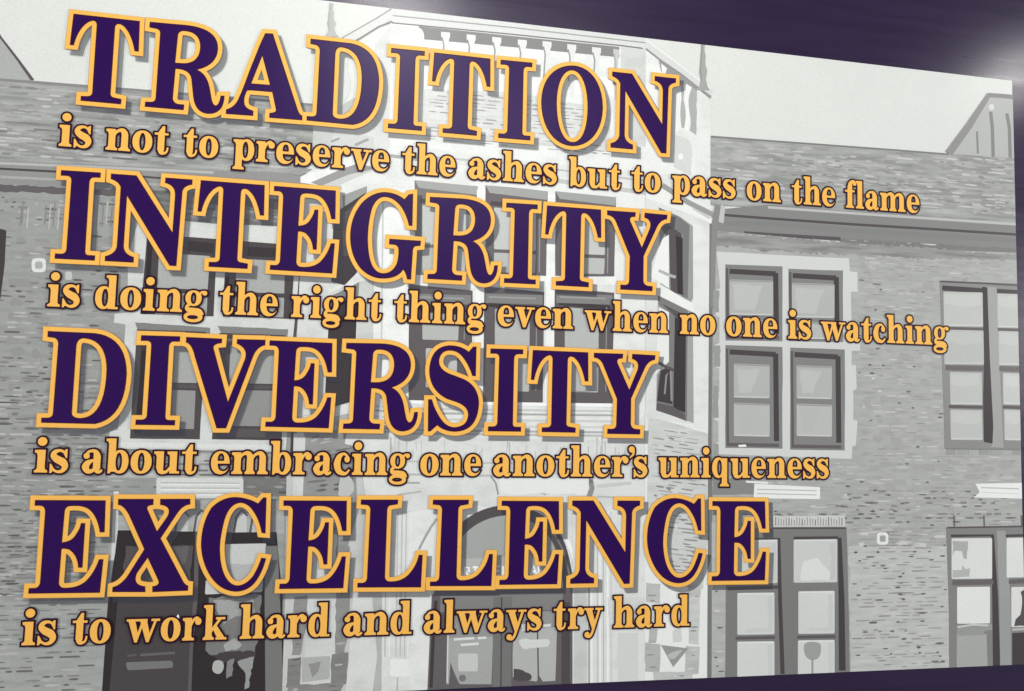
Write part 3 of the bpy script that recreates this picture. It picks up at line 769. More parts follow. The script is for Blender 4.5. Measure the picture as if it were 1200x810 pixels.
def rw(a, panes, glint, label):
    x0, y0, x1, y1 = a
    fr = shape('window', 128, [(x0, y0), (x1, y0 + (x1 - x0) * .035), (x1, y1 + 1), (x0, y1)], kind='plain', label=label, wob=(24, .35))
    band('frame', 84, [(x0 + 5, y0 + 8), (x1 - 8, y0 + 11)], 6, fr)
    band('frame', 80, [(x1 - 8, y0 + 10), (x1 - 7, y1 - 8)], 6, fr)
    band('frame', 104, [(x0 + 2, y0 + 4), (x0 + 3, y1 - 2)], 3, fr)
    band('frame', 106, [(x0 + 3, y1 - 4), (x1 - 4, y1 - 3)], 4, fr)
    for i, p in enumerate(panes): shape('pane', 174 + (i % 2) * 6, [(p[0], p[1]), (p[2], p[1] + 1.6), (p[2], p[3] + 1), (p[0], p[3])], fr, kind='plain', rnd=1.6)
    for i, p in enumerate(panes):
        band('pane_edge', 150, [(p[0] + 1, p[1] + 1.4), (p[2] - 1, p[1] + 2.8)], 1.6, fr); band('pane_edge', 198, [(p[0] + 1, p[3] - 1.2), (p[2] - 2, p[3] - .2)], 1.2, fr)
        shape('reflection', 184 - (i % 2) * 6, [(p[0] + 4, p[1] + 6), (p[2] - 12, p[1] + 7), (p[2] - 22, p[3] - 5), (p[0] + 6, p[3] - 6)], fr, wob=(6, 1.4))
    if glint: shape('reflection', 232, [(865, 521.5), (874, 521), (875, 523.6), (866, 524)], fr)
rw((850, 310, 917, 399), [(855, 327.5, 906, 369), (856, 374, 905, 394)], False, 'upper left window of the white framed group')
rw((924, 315, 988, 400), [(928, 331.5, 978, 372), (929, 377, 976, 397)], False, 'upper right window of the white framed group')
rw((850, 404.5, 917, 525), [(860, 426, 902, 466), (860, 472, 902, 511)], True, 'lower left window of the white framed group')
rw((926, 407.5, 990, 527), [(933.5, 428, 975, 467), (933.5, 473, 975, 511)], False, 'lower right window of the white framed group')
shape('wall_light', 222, R(1027.5, 624, 1041, 638.5), rnd=4, label='small square wall light right of centre'); shape('wall_light', 158, R(1031, 627.5, 1037.8, 635), rnd=1.5)
v1 = shape('wall_vent', 226, 'M884,567 L961,571 L961,585 L883,584', kind='plain', label='white louvred vent under the word uniqueness')
band('louvre', 224, [(874, 564.5), (900, 566)], 2.4)
for y in (573.5, 578.5): band('louvre', 178, [(887, y), (957, y + 1.6)], 1.2, v1)
v2 = shape('wall_vent', 226, 'M1143,567 L1198,566 L1198,584.5 L1141,583 L1148,577', kind='plain', label='white louvred vent at the right edge'); band('louvre', 180, [(1150, 571.5), (1194, 573)], 1.4, v2); band('louvre', 204, [(1150, 577), (1194, 579)], 1, v2)
# tall window pair at the right edge, upper
ur = shape('window', 136, 'M1101,328.5 L1150,331 L1240,334 L1240,528 L1107,525.5 L1104,420', kind='plain', label='tall window pair at the right edge, upper floor', wob=(30, .4))
band('frame', 96, [(1102, 330), (1150, 332), (1200, 335)], 2, ur); band('frame', 80, [(1104, 337.5), (1154, 341)], 6, ur); band('frame', 82, [(1168, 341), (1200, 343)], 5, ur)
shape('mullion', 158, 'M1157,336 L1168,337 L1171,420 L1176,525 L1162,524 L1160,430', ur, kind='plain')
shape('frame', 74, 'M1151,336 L1157,337 L1160,420 L1164,500 L1163,520 L1153,518 L1152,470 L1153,420', ur, kind='plain')
for s, g in (((1105.5, 342, 1151.5, 382.5), 186), ((1106, 386.5, 1152.5, 427), 180), ((1113, 436, 1150.5, 474), 184), ((1113.5, 480, 1151, 515.5), 184), ((1168.5, 344, 1198, 384), 186), ((1170, 388, 1198, 428), 184), ((1175, 437, 1199, 474), 190), ((1176.5, 480, 1199, 516), 188)):
    shape('pane', g, [(s[0], s[1]), (s[2], s[1] + .8), (s[2] + .6, s[3] + .4), (s[0] + .8, s[3])], ur, kind='plain', rnd=1.6)
    shape('reflection', g + 6, [(s[0] + 2, s[1] + 3), (s[2] - 3, s[1] + 3), (s[2] - 2, s[1] + 15), ((s[0] + s[2]) / 2, s[1] + 18), (s[0] + 2, s[1] + 14)], ur, wob=(8, 1.2))
    band('pane_edge', g + 16, [(s[0] + 1, s[3] - 1.5), (s[2], s[3] - 1)], 1.1, ur)
band('muntin', 104, [(1105, 384.5), (1152, 386)], 3, ur); band('muntin', 104, [(1169, 386), (1198, 387)], 3, ur); band('muntin', 112, [(1108, 431), (1153, 432)], 6, ur); band('muntin', 112, [(1171, 432), (1199, 433)], 6, ur); band('muntin', 98, [(1112, 476.5), (1153, 477.5)], 3.4, ur); band('muntin', 98, [(1175, 477), (1199, 478)], 3.4, ur)
for k in range(7): shape('brick', 150 + 8 * (k % 3), R(1109 + k * 13, 527, 1120 + k * 13, 533))
band('sill', 128, [(1108, 526), (1198, 527)], 2)
# lower right windows
lw = shape('window', 122, 'M851,620 L992,618 L994,700 L996,790 L850,796', kind='plain', label='tall window pair below the last E', wob=(30, .4))
band('frame', 84, [(884, 632), (913, 631), (914, 700), (917, 790)], [3, 3, 4.5, 5], lw); band('frame', 84, [(930, 630.5), (982, 630)], 3, lw); band('frame', 80, [(984, 630), (986, 700), (987, 786)], [4, 7, 8], lw); band('frame', 92, [(853, 690), (912, 688)], 4, lw)
for s, g in (((861, 633, 911, 684), 200), ((930, 632.5, 981, 683), 198), ((864, 695, 907.5, 744), 204), ((935.5, 693, 978, 743), 204), ((864, 752, 907.5, 800), 206), ((935, 750.5, 978, 800), 206)):
    shape('pane', g, [(s[0], s[1]), (s[2], s[1] - .6), (s[2], s[3] - .6), (s[0], s[3])], lw, kind='plain', rnd=1.6)
    shape('reflection', g - 7, [(s[2] - 8, s[1] + 4), (s[2] - 2, s[1] + 3), (s[2] - 2, s[3] - 4), (s[0] + 8, s[3] - 3), (s[0] + 12, s[3] - 7), (s[2] - 7, s[3] - 8)], lw, wob=(8, .9))
    band('pane_edge', g + 16, [(s[0] + 1, s[1] + 1.2), (s[2] - 1, s[1] + .8)], 1.2, lw)
band('muntin', 102, [(862, 748), (908, 747)], 3.4, lw); band('muntin', 102, [(934, 746.8), (979, 746)], 3.4, lw)
shape('reflection', 214, 'M941,658 L958,654 L964,662 L972,670 L972,680 L938,681', lw, wob=(7, 1.2))
shape('reflection', 156, path('M942,757 Q943,752 952,752 Q962,752 962,758 Q963,773 952,774 Q941,772 942,757'), lw); band('reflection', 150, [(952, 772), (952, 800)], 2.2, lw)
shape('lintel', 196, 'M906,605 L990,604 L990,617 L906,618', kind='stone')
for k in range(26): band('brick', 140 if k % 5 else 104, [(909 + k * 3.1, 606 + (k * 5) % 4), (909 + k * 3.1, 616)], .9)
band('frame', 92, [(906, 619), (991, 619)], 2)
lw2 = shape('window', 130, 'M1109,618 L1240,617 L1240,800 L1113,800 L1112,700', kind='plain', label='tall window pair at the right edge, ground floor', wob=(30, .4))
band('frame', 98, [(1110, 618.5), (1200, 617)], 2, lw2); band('frame', 82, [(1114, 628), (1163, 627.5), (1166, 700), (1168, 790)], [3, 4, 7, 9], lw2); band('frame', 86, [(1178, 628), (1200, 627.5)], 3, lw2)
shape('mullion', 154, 'M1168,622 L1178,622 L1184,700 L1185,790 L1172,790 L1171,700', lw2, kind='plain')
for s, g in (((1115, 631, 1162.5, 678.5), 214), ((1121.5, 688, 1160, 731), 220), ((1179.5, 630.5, 1202, 677), 216), ((1185, 688, 1202, 735), 214)):
    shape('pane', g, [(s[0], s[1]), (s[2], s[1] - .4), (s[2], s[3] - .4), (s[0], s[3])], lw2, kind='plain', rnd=1.6)
shape('reflection', 168, 'M1116,634 L1134,634 L1133,655 L1129,655 L1127,646 L1119,645 L1116,652', lw2, wob=(6, .8)); shape('reflection', 176, 'M1116,668 L1127,668 L1128,662 L1131,667 L1137,666 L1136,676 L1116,677', lw2, wob=(6, .8))
band('muntin', 112, [(1116, 683), (1164, 682)], 6, lw2); band('muntin', 112, [(1182, 682), (1200, 681)], 5, lw2)
shape('pane', 166, 'M1121,744 L1156,743 L1158,800 L1121,800', lw2, kind='plain'); shape('blind', 150, 'M1121,733 L1162,731 L1163,738 L1154,739 L1152,744 L1121,745', lw2, wob=(6, .8)); band('frame', 196, [(1122, 735), (1140, 732), (1158, 733)], 2.2, lw2)
shape('pane', 80, 'M1186,742 L1202,741 L1202,800 L1186,800', lw2); band('sill', 176, [(1186, 738), (1202, 737)], 3, lw2)
shape('reflection', 96, 'M1188,734 L1190,726 L1196,720 L1198,706 L1196,694 L1202,690 L1202,734', lw2, wob=(5, 1))
for x in (1118, 1153, 1197): band('brick', 112, [(x, 604), (x + .5, 617)], 1.4)
# ------------------------------------------------------------------ lettering: capitals, outlines measured on the mural
TR = {  # glyph: (crop origin x, y, zoom, filled outlines, holes)
'I': (50, 190, 6, ['M131,57 L412,75 L409,112 L365,110 Q333,110 331,150 L302,628 Q300,655 330,655 L372,657 L369,694 L85,680 L88,643 L130,645 Q163,645 168,615 L203,130 Q204,102 172,98 L128,96'], []),
'N': (50, 190, 6, ['M482,82 L662,95 L915,495 L933,235 Q937,165 862,148 L866,110 L1057,124 L1055,160 Q985,170 985,220 L943,732 L895,730 L595,238 L572,590 Q572,650 643,668 L641,708 L438,697 L440,662 Q515,645 523,590 L550,180 Q540,140 480,120'], []),
'T': (230, 200, 6, ['M33,68 L487,103 L482,318 L453,316 Q440,240 410,185 Q375,130 345,130 Q320,128 318,160 L293,620 Q293,643 320,646 L368,655 L365,692 L88,677 L90,643 L130,643 Q165,643 167,615 L192,150 Q195,115 168,113 Q125,118 85,175 Q50,230 38,290 L10,288'], []),
'E': (230, 200, 6, ['M548,108 L990,142 L987,344 L957,342 Q940,240 890,195 Q850,160 765,163 Q738,165 735,195 L722,388 Q785,388 810,340 Q832,310 838,275 L865,277 L853,558 L826,556 Q822,480 770,440 Q745,428 720,430 L708,640 Q708,672 740,677 Q830,685 880,640 Q930,590 955,512 L983,514 L965,725 L517,698 L520,663 L555,665 Q585,665 590,630 L612,190 Q612,150 580,147 L546,144'], []),
'G': (400, 212, 6, ['M505,92 L500,318 L475,316 Q462,250 425,190 Q370,113 300,115 Q245,118 215,200 Q190,290 187,400 Q187,520 215,590 Q245,652 300,650 Q350,648 380,600 Q400,570 402,490 Q402,455 370,450 L335,447 L338,408 L560,422 L557,458 L530,460 Q503,460 503,500 L490,695 L462,693 Q455,650 435,625 Q400,685 300,688 Q200,690 130,610 Q62,520 62,390 Q65,250 145,155 Q220,78 310,80 Q390,85 443,130 L475,95'], []),
'R': (400, 212, 6, ['M622,113 L850,125 Q1050,140 1052,275 Q1050,390 925,425 Q985,450 1005,540 L1020,620 Q1030,665 1048,662 Q1068,655 1075,595 L1100,594 Q1098,720 1000,722 Q915,718 903,600 L890,490 Q880,425 790,425 L778,620 Q778,655 810,662 L850,665 L847,703 L603,690 L606,655 L640,655 Q668,655 670,625 L688,190 Q690,160 650,157 L620,152'], ['M800,200 Q803,165 840,167 Q940,170 940,275 Q935,385 830,385 L787,383']),
'Y': (590, 222, 6, ['M728,148 L930,162 L926,195 Q880,190 892,225 L972,408 L1028,275 Q1045,215 990,200 L992,165 L1152,180 L1148,212 Q1100,215 1075,275 L985,470 L983,640 Q985,672 1015,678 L1048,682 L1046,717 L820,705 L822,670 L855,672 Q880,670 882,645 L887,470 L790,230 Q770,185 728,182'], []),
'D': (40, 380, 6, ['M97,48 L430,63 Q650,90 653,345 Q640,660 430,702 L50,693 L52,657 L95,657 Q130,655 133,625 L170,140 Q170,98 130,95 L95,90'], ['M298,160 Q303,100 350,100 Q510,110 510,320 Q500,650 330,660 Q265,660 267,620']),
'V': (220, 382, 6, ['M-10,78 L243,90 L240,122 Q182,125 182,155 L283,533 L400,240 Q430,160 345,125 L347,93 L547,98 L545,137 Q490,145 460,215 L270,720 L203,720 L50,215 Q30,125 -12,117'], []),
'S': (400, 386, 6, ['M950,122 L945,330 L920,328 Q895,250 850,195 Q815,150 760,150 Q690,150 683,225 Q685,290 780,320 L860,350 Q965,400 968,520 Q960,715 800,720 Q720,720 670,675 L620,718 L603,718 L605,492 L632,492 Q650,560 690,620 Q730,685 790,688 Q885,685 890,600 Q890,540 800,510 L740,490 Q615,430 612,290 Q620,125 750,113 Q835,110 895,158 L925,122'], []),
'X': (20, 575, 6, ['M712,58 L970,58 L968,100 Q915,105 925,130 L995,285 L1068,185 Q1110,110 1018,100 L1018,58 L1237,57 L1238,97 Q1190,100 1150,150 L1022,335 L1180,625 Q1200,665 1224,666 L1222,703 L962,713 L962,672 Q1020,665 1005,630 L928,472 L850,580 Q815,665 910,672 L912,713 L670,713 L672,678 Q730,665 780,600 L903,412 L790,170 Q750,100 710,100'], []),
'C': (200, 573, 6, ['M692,60 L685,312 L657,310 Q640,220 600,165 Q560,100 500,98 Q420,105 385,220 Q350,350 352,430 Q355,540 385,600 Q420,675 480,678 Q540,678 595,610 Q630,555 655,483 L690,488 Q660,600 600,668 Q545,722 465,722 Q350,715 280,610 Q215,510 213,390 Q215,240 290,130 Q370,55 470,57 Q560,62 630,102 L668,60'], []),
'L': (380, 573, 6, ['M258,75 L520,75 L517,108 L475,115 Q445,115 443,150 L427,615 Q427,650 465,650 Q560,650 610,580 Q650,530 665,463 L692,463 L680,692 L232,693 L233,660 L265,660 Q297,658 300,625 L323,150 Q323,113 290,113 L256,110'], []),
'A': (250, 20, 6, ['M365,115 L420,118 L590,640 Q605,690 627,695 L625,728 L393,710 L395,675 Q445,675 440,650 L415,530 L270,518 L240,518 Q215,560 218,600 Q220,645 282,660 L281,697 L88,683 L90,650 Q140,640 170,590 Q200,530 250,390 L330,190'], ['M345,275 L398,478 L268,468']),
'O': (600, 60, 5.714, ['M404,97 C520,100 608,210 608,380 C606,540 520,638 404,638 C280,632 195,510 195,340 C197,190 280,95 404,97'], ['M400,130 C340,130 300,220 300,350 C300,500 340,612 408,610 C470,608 502,520 505,385 C507,240 465,130 400,130']),
}
def glyph_loops(ch):
    ox, oy, z, out, holes = TR[ch]
    def cv(s): return [at(ox + x / z, oy + y / z) for x, y in path(s, 10)]
    return [pos(cv(s)) for s in out] + [neg(cv(s)) for s in holes]
# glyphs with serif feet share one baseline; bowls overshoot it
BASE = {'I': -0.4713, 'N': -0.4713, 'T': -0.4713, 'E': -0.4713, 'G': -0.4713, 'R': -0.4713, 'Y': -0.4713, 'D': 0.1095, 'V': 0.1095, 'S': 0.1095, 'X': 0.6943, 'C': 0.6943, 'L': 0.6943, 'A': -1.0505, 'O': -1.0505}
HEADS = [('TRADITION', -1.0505, [('T', (82, 53), (165, 24.7)), ('R', (169.5, 125.3), (263.3, 112.5)), ('A', (264.7, 133.8), (354.2, 141.2)), ('D', (359.2, 141.7), (444.5, 93.3)), ('I', (454.5, 150.3), (494.7, 153.3)),
                             ('T', (506.2, 95), (575.5, 68.7)), ('I', (583.7, 161.7), (621.7, 164.7)), ('O', (634.1, 117.8), (706.4, 126.5)), ('N', (715.2, 173.8), (792, 91.5))]),
         ('INTEGRITY', -0.4713, [('I', (64.2, 303.3), (111.7, 305.8)), ('N', (123, 305), (225.8, 210.8)), ('T', (231.7, 248), (311.2, 217.2)), ('E', (316.2, 316.3), (395, 223.7)), ('G', (410.3, 277), (493.3, 282.3)),
                             ('R', (500.5, 327), (583.3, 311)), ('I', (590.5, 331.2), (628, 333.3)), ('T', (638.7, 275), (705, 246.5)), ('Y', (711.3, 246.7), (782, 252))]),
         ('DIVERSITY', 0.1095, [('D', (48.3, 495.5), (148.8, 437.5)), ('I', (158.8, 497.8), (205.5, 498.3)), ('V', (218.3, 395), (311.2, 399)), ('E', (310.8, 500.7), (391, 401.2)), ('R', (401.7, 502.2), (489.7, 482.7)),
                             ('S', (500.5, 505.7), (561.3, 472.7)), ('I', (571.7, 505.5), (610.8, 506.2)), ('T', (622, 445.5), (690, 412.5)), ('Y', (695.8, 414), (768, 415.8))]),
         ('EXCELLENCE', 0.6943, [('E', (33.3, 695.3), (125.8, 584.7)), ('X', (131.7, 694), (226.3, 584.3)), ('C', (235.5, 639.7), (315.3, 583)), ('E', (327.2, 690.8), (408, 585.2)), ('L', (418.7, 688.5), (495.3, 650)),
                             ('L', (503.7, 687.7), (577.5, 648.8)), ('E', (585, 685.3), (656.3, 585.5)), ('N', (668, 683.8), (750, 586.2)), ('C', (758, 635), (823.3, 648)), ('E', (833.7, 680.3), (897.5, 586.2))])]
gold = vinyl('gold_vinyl', srgb(246, 181, 88), 'plain', rough=0.42, var=0.05)
seam = vinyl('gold_vinyl_edge', srgb(196, 142, 70), rough=0.5)
purple = vinyl('purple_vinyl', srgb(46, 8, 78), rough=0.33, spec=0.15, var=0.12)
maroon = vinyl('maroon_vinyl', srgb(66, 10, 34), rough=0.46)
plum = vinyl('plum_vinyl', srgb(46, 10, 40), rough=0.45)
def shadow_ink():
    m = bpy.data.materials.new('translucent_grey_ink'); m.use_nodes = True
    N, L = m.node_tree.nodes, m.node_tree.links
    b = N['Principled BSDF']; b.inputs['Base Color'].default_value = srgb(62, 64, 76) + (1,); b.inputs['Roughness'].default_value = .5
    tr = N.new('ShaderNodeBsdfTransparent'); mx = N.new('ShaderNodeMixShader'); mx.inputs[0].default_value = .50
    L.new(tr.outputs[0], mx.inputs[1]); L.new(b.outputs[0], mx.inputs[2]); L.new(mx.outputs[0], N['Material Output'].inputs['Surface'])
    return m
ink = shadow_ink()
HB = nexth()
HS, HG, HF, HK, HO, HT = (HB + k for k in (.0002, .0004, .0010, .0012, .0014, .0021))
GW = 0.0150                                          # width of the gold border
for word_, base, letters in HEADS:
    shadow_pieces, made = [], []
    for i, (ch, pl, pr) in enumerate(letters):
        loops = glyph_loops(ch)
        bz = EYE - BASE[ch]
        gx0 = min(p[0] for l in loops for p in l); gx1 = max(p[0] for l in loops for p in l)
        xl, xr = at(*pl)[0], at(*pr)[0]
        k = (xr - xl) / (gx1 - gx0); zb = EYE - base
        loops = [[(xl + (x - gx0) * k, zb + (z - bz)) for x, z in l] for l in loops]
        v, t = fill(loops)
        band_ = tri_pieces(v, t) + rim(v, t, GW)
        gv, gt = union(band_)
        rv, rt = union(tri_pieces(v, t) + rim(v, t, GW + .0011))
        kv, kt = union(rim(v, t, .0030, inward=True))
        made.append((ch, xl, zb, v, t, gv, gt, rv, rt, kv, kt))
        shadow_pieces += [[(x + .0190, z - .0205) for x, z in p] for p in tri_pieces(rv, rt)]
    sv, st = union(shadow_pieces, strict=True)
    x0 = made[0][1]
    hd = mesh_obj('headline', [(x, -HS, z) for x, z in sv], st, ink, mural, origin=(x0, -HS, zb), label='big purple headline %s with gold outline and grey printed shadow' % word_)
    for i, (ch, xl, zb, v, t, gv, gt, rv, rt, kv, kt) in enumerate(made):
        s = Stack(); up = i * .00003
        s.add(rv, rt, HG + up - .00001, 0); s.add(gv, gt, HG + up + .00001, 1); s.add(v, t, HF, 2); s.add(kv, kt, HK, 3)
        mesh_obj('letter', s.v, s.f, [seam, gold, purple, maroon], hd, idx=s.i, origin=(xl, -HG, zb), label='capital %s of %s' % (ch, word_))

# ------------------------------------------------------------------ lettering: lower case, drawn as strokes and bowls (x-height 100)
def ell(cx, cy_, rx, ry, n=26, e=2.15):
    o = []
    for k in range(n):
        a = 2 * math.pi * k / n; c, s_ = math.cos(a), math.sin(a)
        o.append((cx + rx * math.copysign(abs(c) ** (2 / e), c), cy_ + ry * math.copysign(abs(s_) ** (2 / e), s_)))
    return pos(o)
def stroke(pts, ws, n=5):
    """tapering curved stroke -> convex pieces"""
    cl = []
    for i in range(len(pts) - 1):
        p0 = pts[max(0, i - 1)]; p1 = pts[i]; p2 = pts[i + 1]; p3 = pts[min(len(pts) - 1, i + 2)]
        for k in range(n):
            t = k / n
            f = lambda a, b, c, d: .5 * (2 * b + (c - a) * t + (2 * a - 5 * b + 4 * c - d) * t * t + (3 * b - a - 3 * c + d) * t ** 3)
            cl.append((f(p0[0], p1[0], p2[0], p3[0]), f(p0[1], p1[1], p2[1], p3[1]), ws[i] + (ws[i + 1] - ws[i]) * t))
    cl.append((pts[-1][0], pts[-1][1], ws[-1]))
    L_, R_ = [], []
    for i, (x, y, w_) in enumerate(cl):
        a = cl[max(0, i - 1)]; b = cl[min(len(cl) - 1, i + 1)]
        dx, dy = b[0] - a[0], b[1] - a[1]; l = math.hypot(dx, dy) or 1
        L_.append((x - dy / l * w_ / 2, y + dx / l * w_ / 2)); R_.append((x + dy / l * w_ / 2, y - dx / l * w_ / 2))
    out = []
    for i in range(len(cl) - 1):
        for tri_ in ((L_[i], R_[i], R_[i + 1]), (L_[i], R_[i + 1], L_[i + 1])):
            if abs(sarea(tri_)) > .01: out.append(pos(tri_))
    return out
def rc(x0, y0, x1, y1): return [pos([(x0, y0), (x1, y0), (x1, y1), (x0, y1)])]
def stem(x, y0, y1, w_=31): return rc(x, y0, x + w_, y1)
def foot(x, y=0, w_=31, l=11, r=11, up=1):
    """slab with a small bracket; up=-1 for a slab at the top"""
    return [pos([(x - l, y), (x + w_ + r, y), (x + w_ + r, y + 9 * up), (x + w_ + 3, y + 13 * up), (x + w_, y + 20 * up), (x, y + 20 * up), (x - 3, y + 13 * up), (x - l, y + 9 * up)])]
def flag(x, y, l=12): return [pos([(x - l, y - 1), (x + 6, y), (x + 31, y), (x + 31, y - 22), (x, y - 26), (x - 3, y - 15), (x - l, y - 11)])]
def arch_(x): return stroke([(x + 24, 66), (x + 34, 84), (x + 50, 94), (x + 64, 92), (x + 73, 78), (x + 74, 58)], [10, 12, 15, 24, 30, 31])
def B(*a):
    o = []
    for x in a: o += x
    return o
LC = {
'a': B(stroke([(17, 74), (24, 90), (42, 96.5), (56, 90), (63, 72), (63, 44), (63, 16)], [12, 12, 12, 22, 31, 31, 31]), [ell(18, 74, 13, 13, 14)], stroke([(60, 20), (68, 7), (79, 6), (87, 14)], [26, 20, 12, 8]),
       stroke([(58, 56), (40, 52), (24, 42), (16, 26), (24, 10), (40, 7), (56, 18)], [9, 14, 26, 31, 24, 17, 12])),
'b': B(stem(12, 6, 152), flag(12, 152), [pos([(12, 6), (12, -2), (20, -2), (30, 10), (43, 20)])], [ell(63, 50, 37, 52)], [neg(ell(58, 50, 14, 40, 20))]),
'c': B(stroke([(68, 84), (56, 94), (44, 96), (26, 82), (17, 50), (26, 18), (48, 6), (64, 8), (78, 24)], [8, 12, 12, 25, 33, 28, 18, 12, 7]), [ell(65, 72, 13, 15, 14)]),
'd': B(stem(57, 0, 152), flag(57, 152), [ell(37, 50, 37, 52)], [neg(ell(43, 50, 14, 40, 20))], rc(80, 0, 101, 10)),
'e': B([ell(43, 50, 43, 52)], [neg(path('M30,58 L60,58 Q62,92 46,92 Q29,92 30,58'))], [neg(path('M31,46 L96,46 L96,20 L82,28 Q72,10 54,12 Q31,16 31,46'))]),
'f': B(stem(18, 0, 118), foot(18), rc(2, 87, 64, 98), stroke([(33.5, 112), (38, 134), (52, 147), (66, 146)], [31, 25, 14, 12]), [ell(65, 135, 12, 12, 14)]),
'g': B([ell(42, 66, 37, 36)], [neg(ell(42, 66, 13, 27, 18))], stroke([(68, 84), (78, 95), (90, 97)], [12, 10, 9]), [ell(92, 91, 11, 11, 12)], stroke([(28, 38), (15, 28), (18, 14), (44, 9), (70, 4), (82, -12)], [12, 15, 20, 26, 28, 22]),
       [ell(44, -20, 43, 24)], [neg(ell(42, -21, 25, 9.5, 18))]),
'h': B(stem(12, 0, 152), flag(12, 152), foot(12), arch_(12), stem(70.5, 0, 62), foot(70.5)),
'i': B(stem(13, 0, 98), flag(13, 98), foot(13), [ell(29, 134, 19, 19, 18, 2)]),
'k': B(stem(12, 0, 152), flag(12, 152), foot(12), stroke([(40, 38), (82, 93)], [12, 12]), rc(60, 88, 104, 98), [pos([(46, 48), (60, 68), (104, 10), (108, 0), (74, 0)])], rc(62, 0, 114, 10)),
'l': B(stem(13, 0, 152), flag(13, 152), foot(13)),
'm': B(stem(12, 0, 98), flag(12, 98), foot(12, r=8), arch_(12), stem(70.5, 0, 62), foot(70.5, l=8, r=8), arch_(70.5), stem(129, 0, 62), foot(129, l=8)),
'n': B(stem(12, 0, 98), flag(12, 98), foot(12), arch_(12), stem(70.5, 0, 62), foot(70.5)),
'o': B([ell(46, 50, 46, 52)], [neg(ell(46, 50, 14.5, 41, 20))]),
'p': B(stem(12, -44, 98), flag(12, 98), foot(12, -44), [ell(63, 50, 37, 52)], [neg(ell(58, 50, 14, 40, 20))]),
'q': B(stem(57, -44, 98), foot(57, -44), [ell(37, 50, 37, 52)], [neg(ell(43, 50, 14, 40, 20))]),
'r': B(stem(12, 0, 98), flag(12, 98), foot(12, r=14), stroke([(38, 62), (48, 84), (62, 96), (74, 95)], [10, 12, 13, 12]), [ell(73, 82, 15, 16, 16)]),
's': B(stroke([(66, 74), (57, 90), (40, 96), (22, 89), (17, 73), (32, 58), (54, 46), (65, 28), (56, 9), (36, 4), (18, 14), (10, 30)], [8, 10, 12, 19, 25, 31, 33, 26, 17, 11, 10, 8]),
       [pos([(72, 102), (65, 102), (56, 90), (66, 64), (72, 64)])], [pos([(4, -2), (10, -2), (20, 10), (10, 38), (4, 38)])]),
't': B(stem(18, 18, 98), [pos([(14, 92), (38, 130), (49, 130), (49, 92)])], rc(2, 88, 66, 98), stroke([(33.5, 24), (37, 8), (50, 4), (62, 13), (66, 32)], [31, 24, 12, 9, 8])),
'u': B(stem(12, 22, 98), flag(12, 98), stroke([(27.5, 30), (32, 11), (46, 5), (60, 10), (74, 28)], [31, 26, 15, 12, 10]), stem(70.5, 0, 98), flag(70.5, 98), rc(96, 0, 114, 10)),
'v': B([pos([(8, 96), (42, 96), (62, 30), (56, -2), (43, -2)])], [pos([(43, -2), (56, -2), (92, 96), (80, 96)])], rc(0, 88, 52, 98), rc(62, 88, 104, 98)),
'w': B([pos([(6, 96), (38, 96), (58, 24), (52, -2), (40, -2)])], [pos([(40, -2), (52, -2), (84, 96), (72, 96)])], [pos([(60, 96), (92, 96), (112, 24), (106, -2), (94, -2)])], [pos([(94, -2), (106, -2), (142, 96), (130, 96)])], rc(0, 88, 96, 98), rc(114, 88, 154, 98)),
'y': B([pos([(8, 96), (42, 96), (64, 24), (58, -2), (45, -2)])], stroke([(86, 94), (54, 2), (44, -24), (32, -38), (18, -38)], [12, 13, 13, 13, 10]), rc(0, 88, 52, 98), rc(62, 88, 104, 98), [ell(18, -29, 14, 14, 14)]),
'’': B([ell(18, 136, 16, 16, 14)], stroke([(30, 132), (26, 112), (8, 94)], [10, 12, 5])),
}
SL = [(-0.8784, [('is', 68.7, 107.2, 171), ('not', 123.3, 197.5, 179), ('to', 214.2, 255.3, 184), ('preserve', 272.5, 455.8, 194), ('the', 470.8, 533.3, 205), ('ashes', 548.3, 652.2, 213), ('but', 665.8, 726.7, 220), ('to', 739.5, 773.7, 225), ('pass', 787.5, 861.7, 230), ('on', 874.7, 914.7, 236), ('the', 927.5, 978.3, 240), ('flame', 990, 1077, 247)]),
      (-0.3002, [('is', 55.3, 93.3, 359), ('doing', 110.8, 242, 364), ('the', 256.7, 325, 369), ('right', 340.8, 446.7, 373), ('thing', 461.3, 569.2, 379), ('even', 582.8, 671.3, 384), ('when', 684.7, 782.5, 389), ('no', 796.3, 838, 392), ('one', 850.5, 910.5, 394), ('is', 923, 950.3, 397), ('watching', 961.7, 1111.3, 401)]),
      (0.2805, [('is', 39.7, 79.7, 553), ('about', 95.8, 230.3, 554), ('embracing', 246.7, 479.7, 556), ('one', 492, 563.3, 558), ('another’s', 577.5, 758.3, 559), ('uniqueness', 771.3, 970.8, 559)]),
      (0.8657, [('is', 25.3, 65.5, 755), ('to', 84.2, 129.2, 753), ('work', 147.5, 265.3, 750), ('hard', 280.8, 385.8, 747), ('and', 402, 482, 744.5), ('always', 496.2, 634.2, 741), ('try', 648.3, 705.8, 737), ('hard', 718.7, 807.5, 734)])]
XH = 0.0800
GAP = 9.0
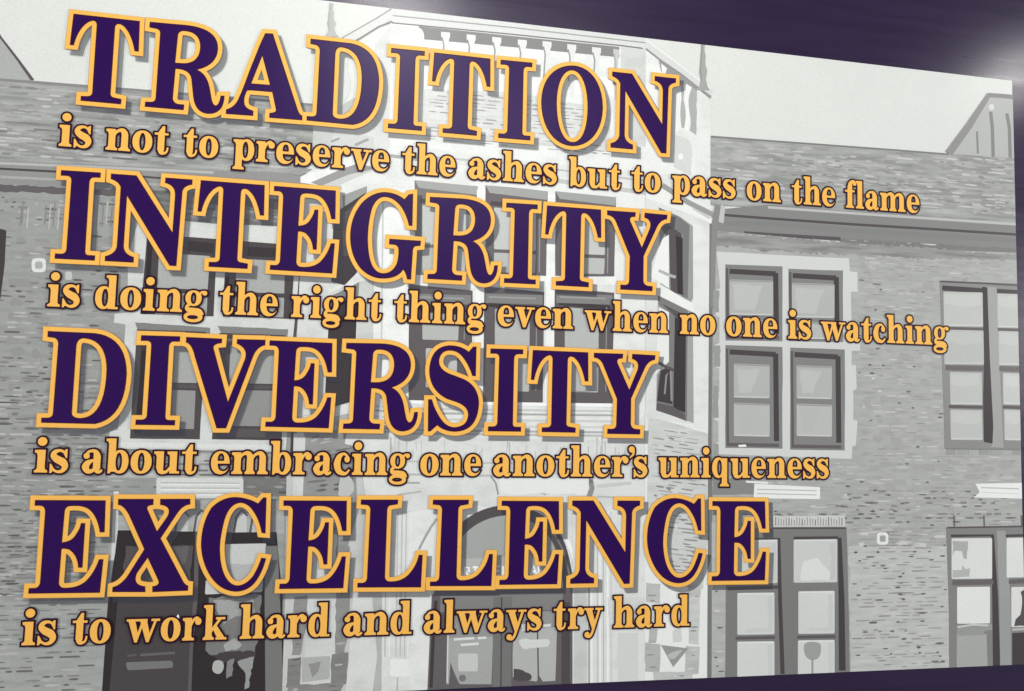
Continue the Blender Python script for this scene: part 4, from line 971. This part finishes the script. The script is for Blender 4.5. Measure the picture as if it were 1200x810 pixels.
def gfill(ch):
    v, t = fill(LC[ch], 1e-3)
    used = sorted({k for f in t for k in f}); mp = {k: i for i, k in enumerate(used)}
    return [v[k] for k in used], [tuple(mp[k] for k in f) for f in t]
GL = {ch: gfill(ch) for ch in LC}
KERN = {('r', 'v'): -3, ('f', 'l'): -14, ('r', '’'): -8, ('’', 's'): -14, ('t', 'r'): 2, ('r', 'y'): -8, ('w', 'o'): -3, ('e', 'v'): -2, ('v', 'e'): -6, ('w', 'a'): -6, ('a', 'y'): -6, ('y', 's'): -4}
for base, words in SL:
    zb = EYE - base; st_ = Stack(); todo = []; n = 0
    for wd, a, b, y in words:
        xa, xb = at(a, y)[0], at(b, y)[0]
        x, place = 0.0, []
        for i, ch in enumerate(wd):
            v, t = GL[ch]
            l = min(p[0] for p in v); r = max(p[0] for p in v)
            if i: x += GAP + KERN.get((wd[i - 1], ch), 0)
            place.append((ch, x - l)); x += r - l
        k = (xb - xa) / x; q = XH / 100
        for ch, dx in place:
            v, t = GL[ch]
            V = [(xa + (p[0] + dx) * k, zb + p[1] * q) for p in v]
            ov, ot = union(tri_pieces(V, t) + rim(V, t, .0067, limit=1.9))
            st_.add(ov, ot, HO + n * .00001, 0); n += 1
            todo.append((ch, xa + dx * k, V, t, wd))
    full = ' '.join(w_[0] for w_ in words)
    sl = mesh_obj('slogan', st_.v, st_.f, plum, mural, idx=st_.i, origin=(todo[0][1], -HO, zb), label='gold line reading %s' % full if len(full.split()) <= 12 else 'gold line that begins %s' % ' '.join(full.split()[:6]))
    for ch, x, V, t, wd in todo:
        mesh_obj('letter', [(p[0], -HT, p[1]) for p in V], t, gold, sl, origin=(x, -HT, zb), label='small %s of %s' % (ch, wd) if ch != '’' else 'apostrophe of another’s')
# a small nick in the print by the o of work
p = pos([at(*k) for k in ((207, 722), (209.5, 719.5), (210.3, 724.5), (208.6, 723.6))])
v, t = fill([p]); mesh_obj('scratch', [(x, -HT - .0002, z) for x, z in v], t, grey(240), mural, origin=(p[0][0], -HT - .0002, p[0][1]), label='white nick in the print above the o of work')
for o in S.objects:
    if '_w' in o: del o['_w']
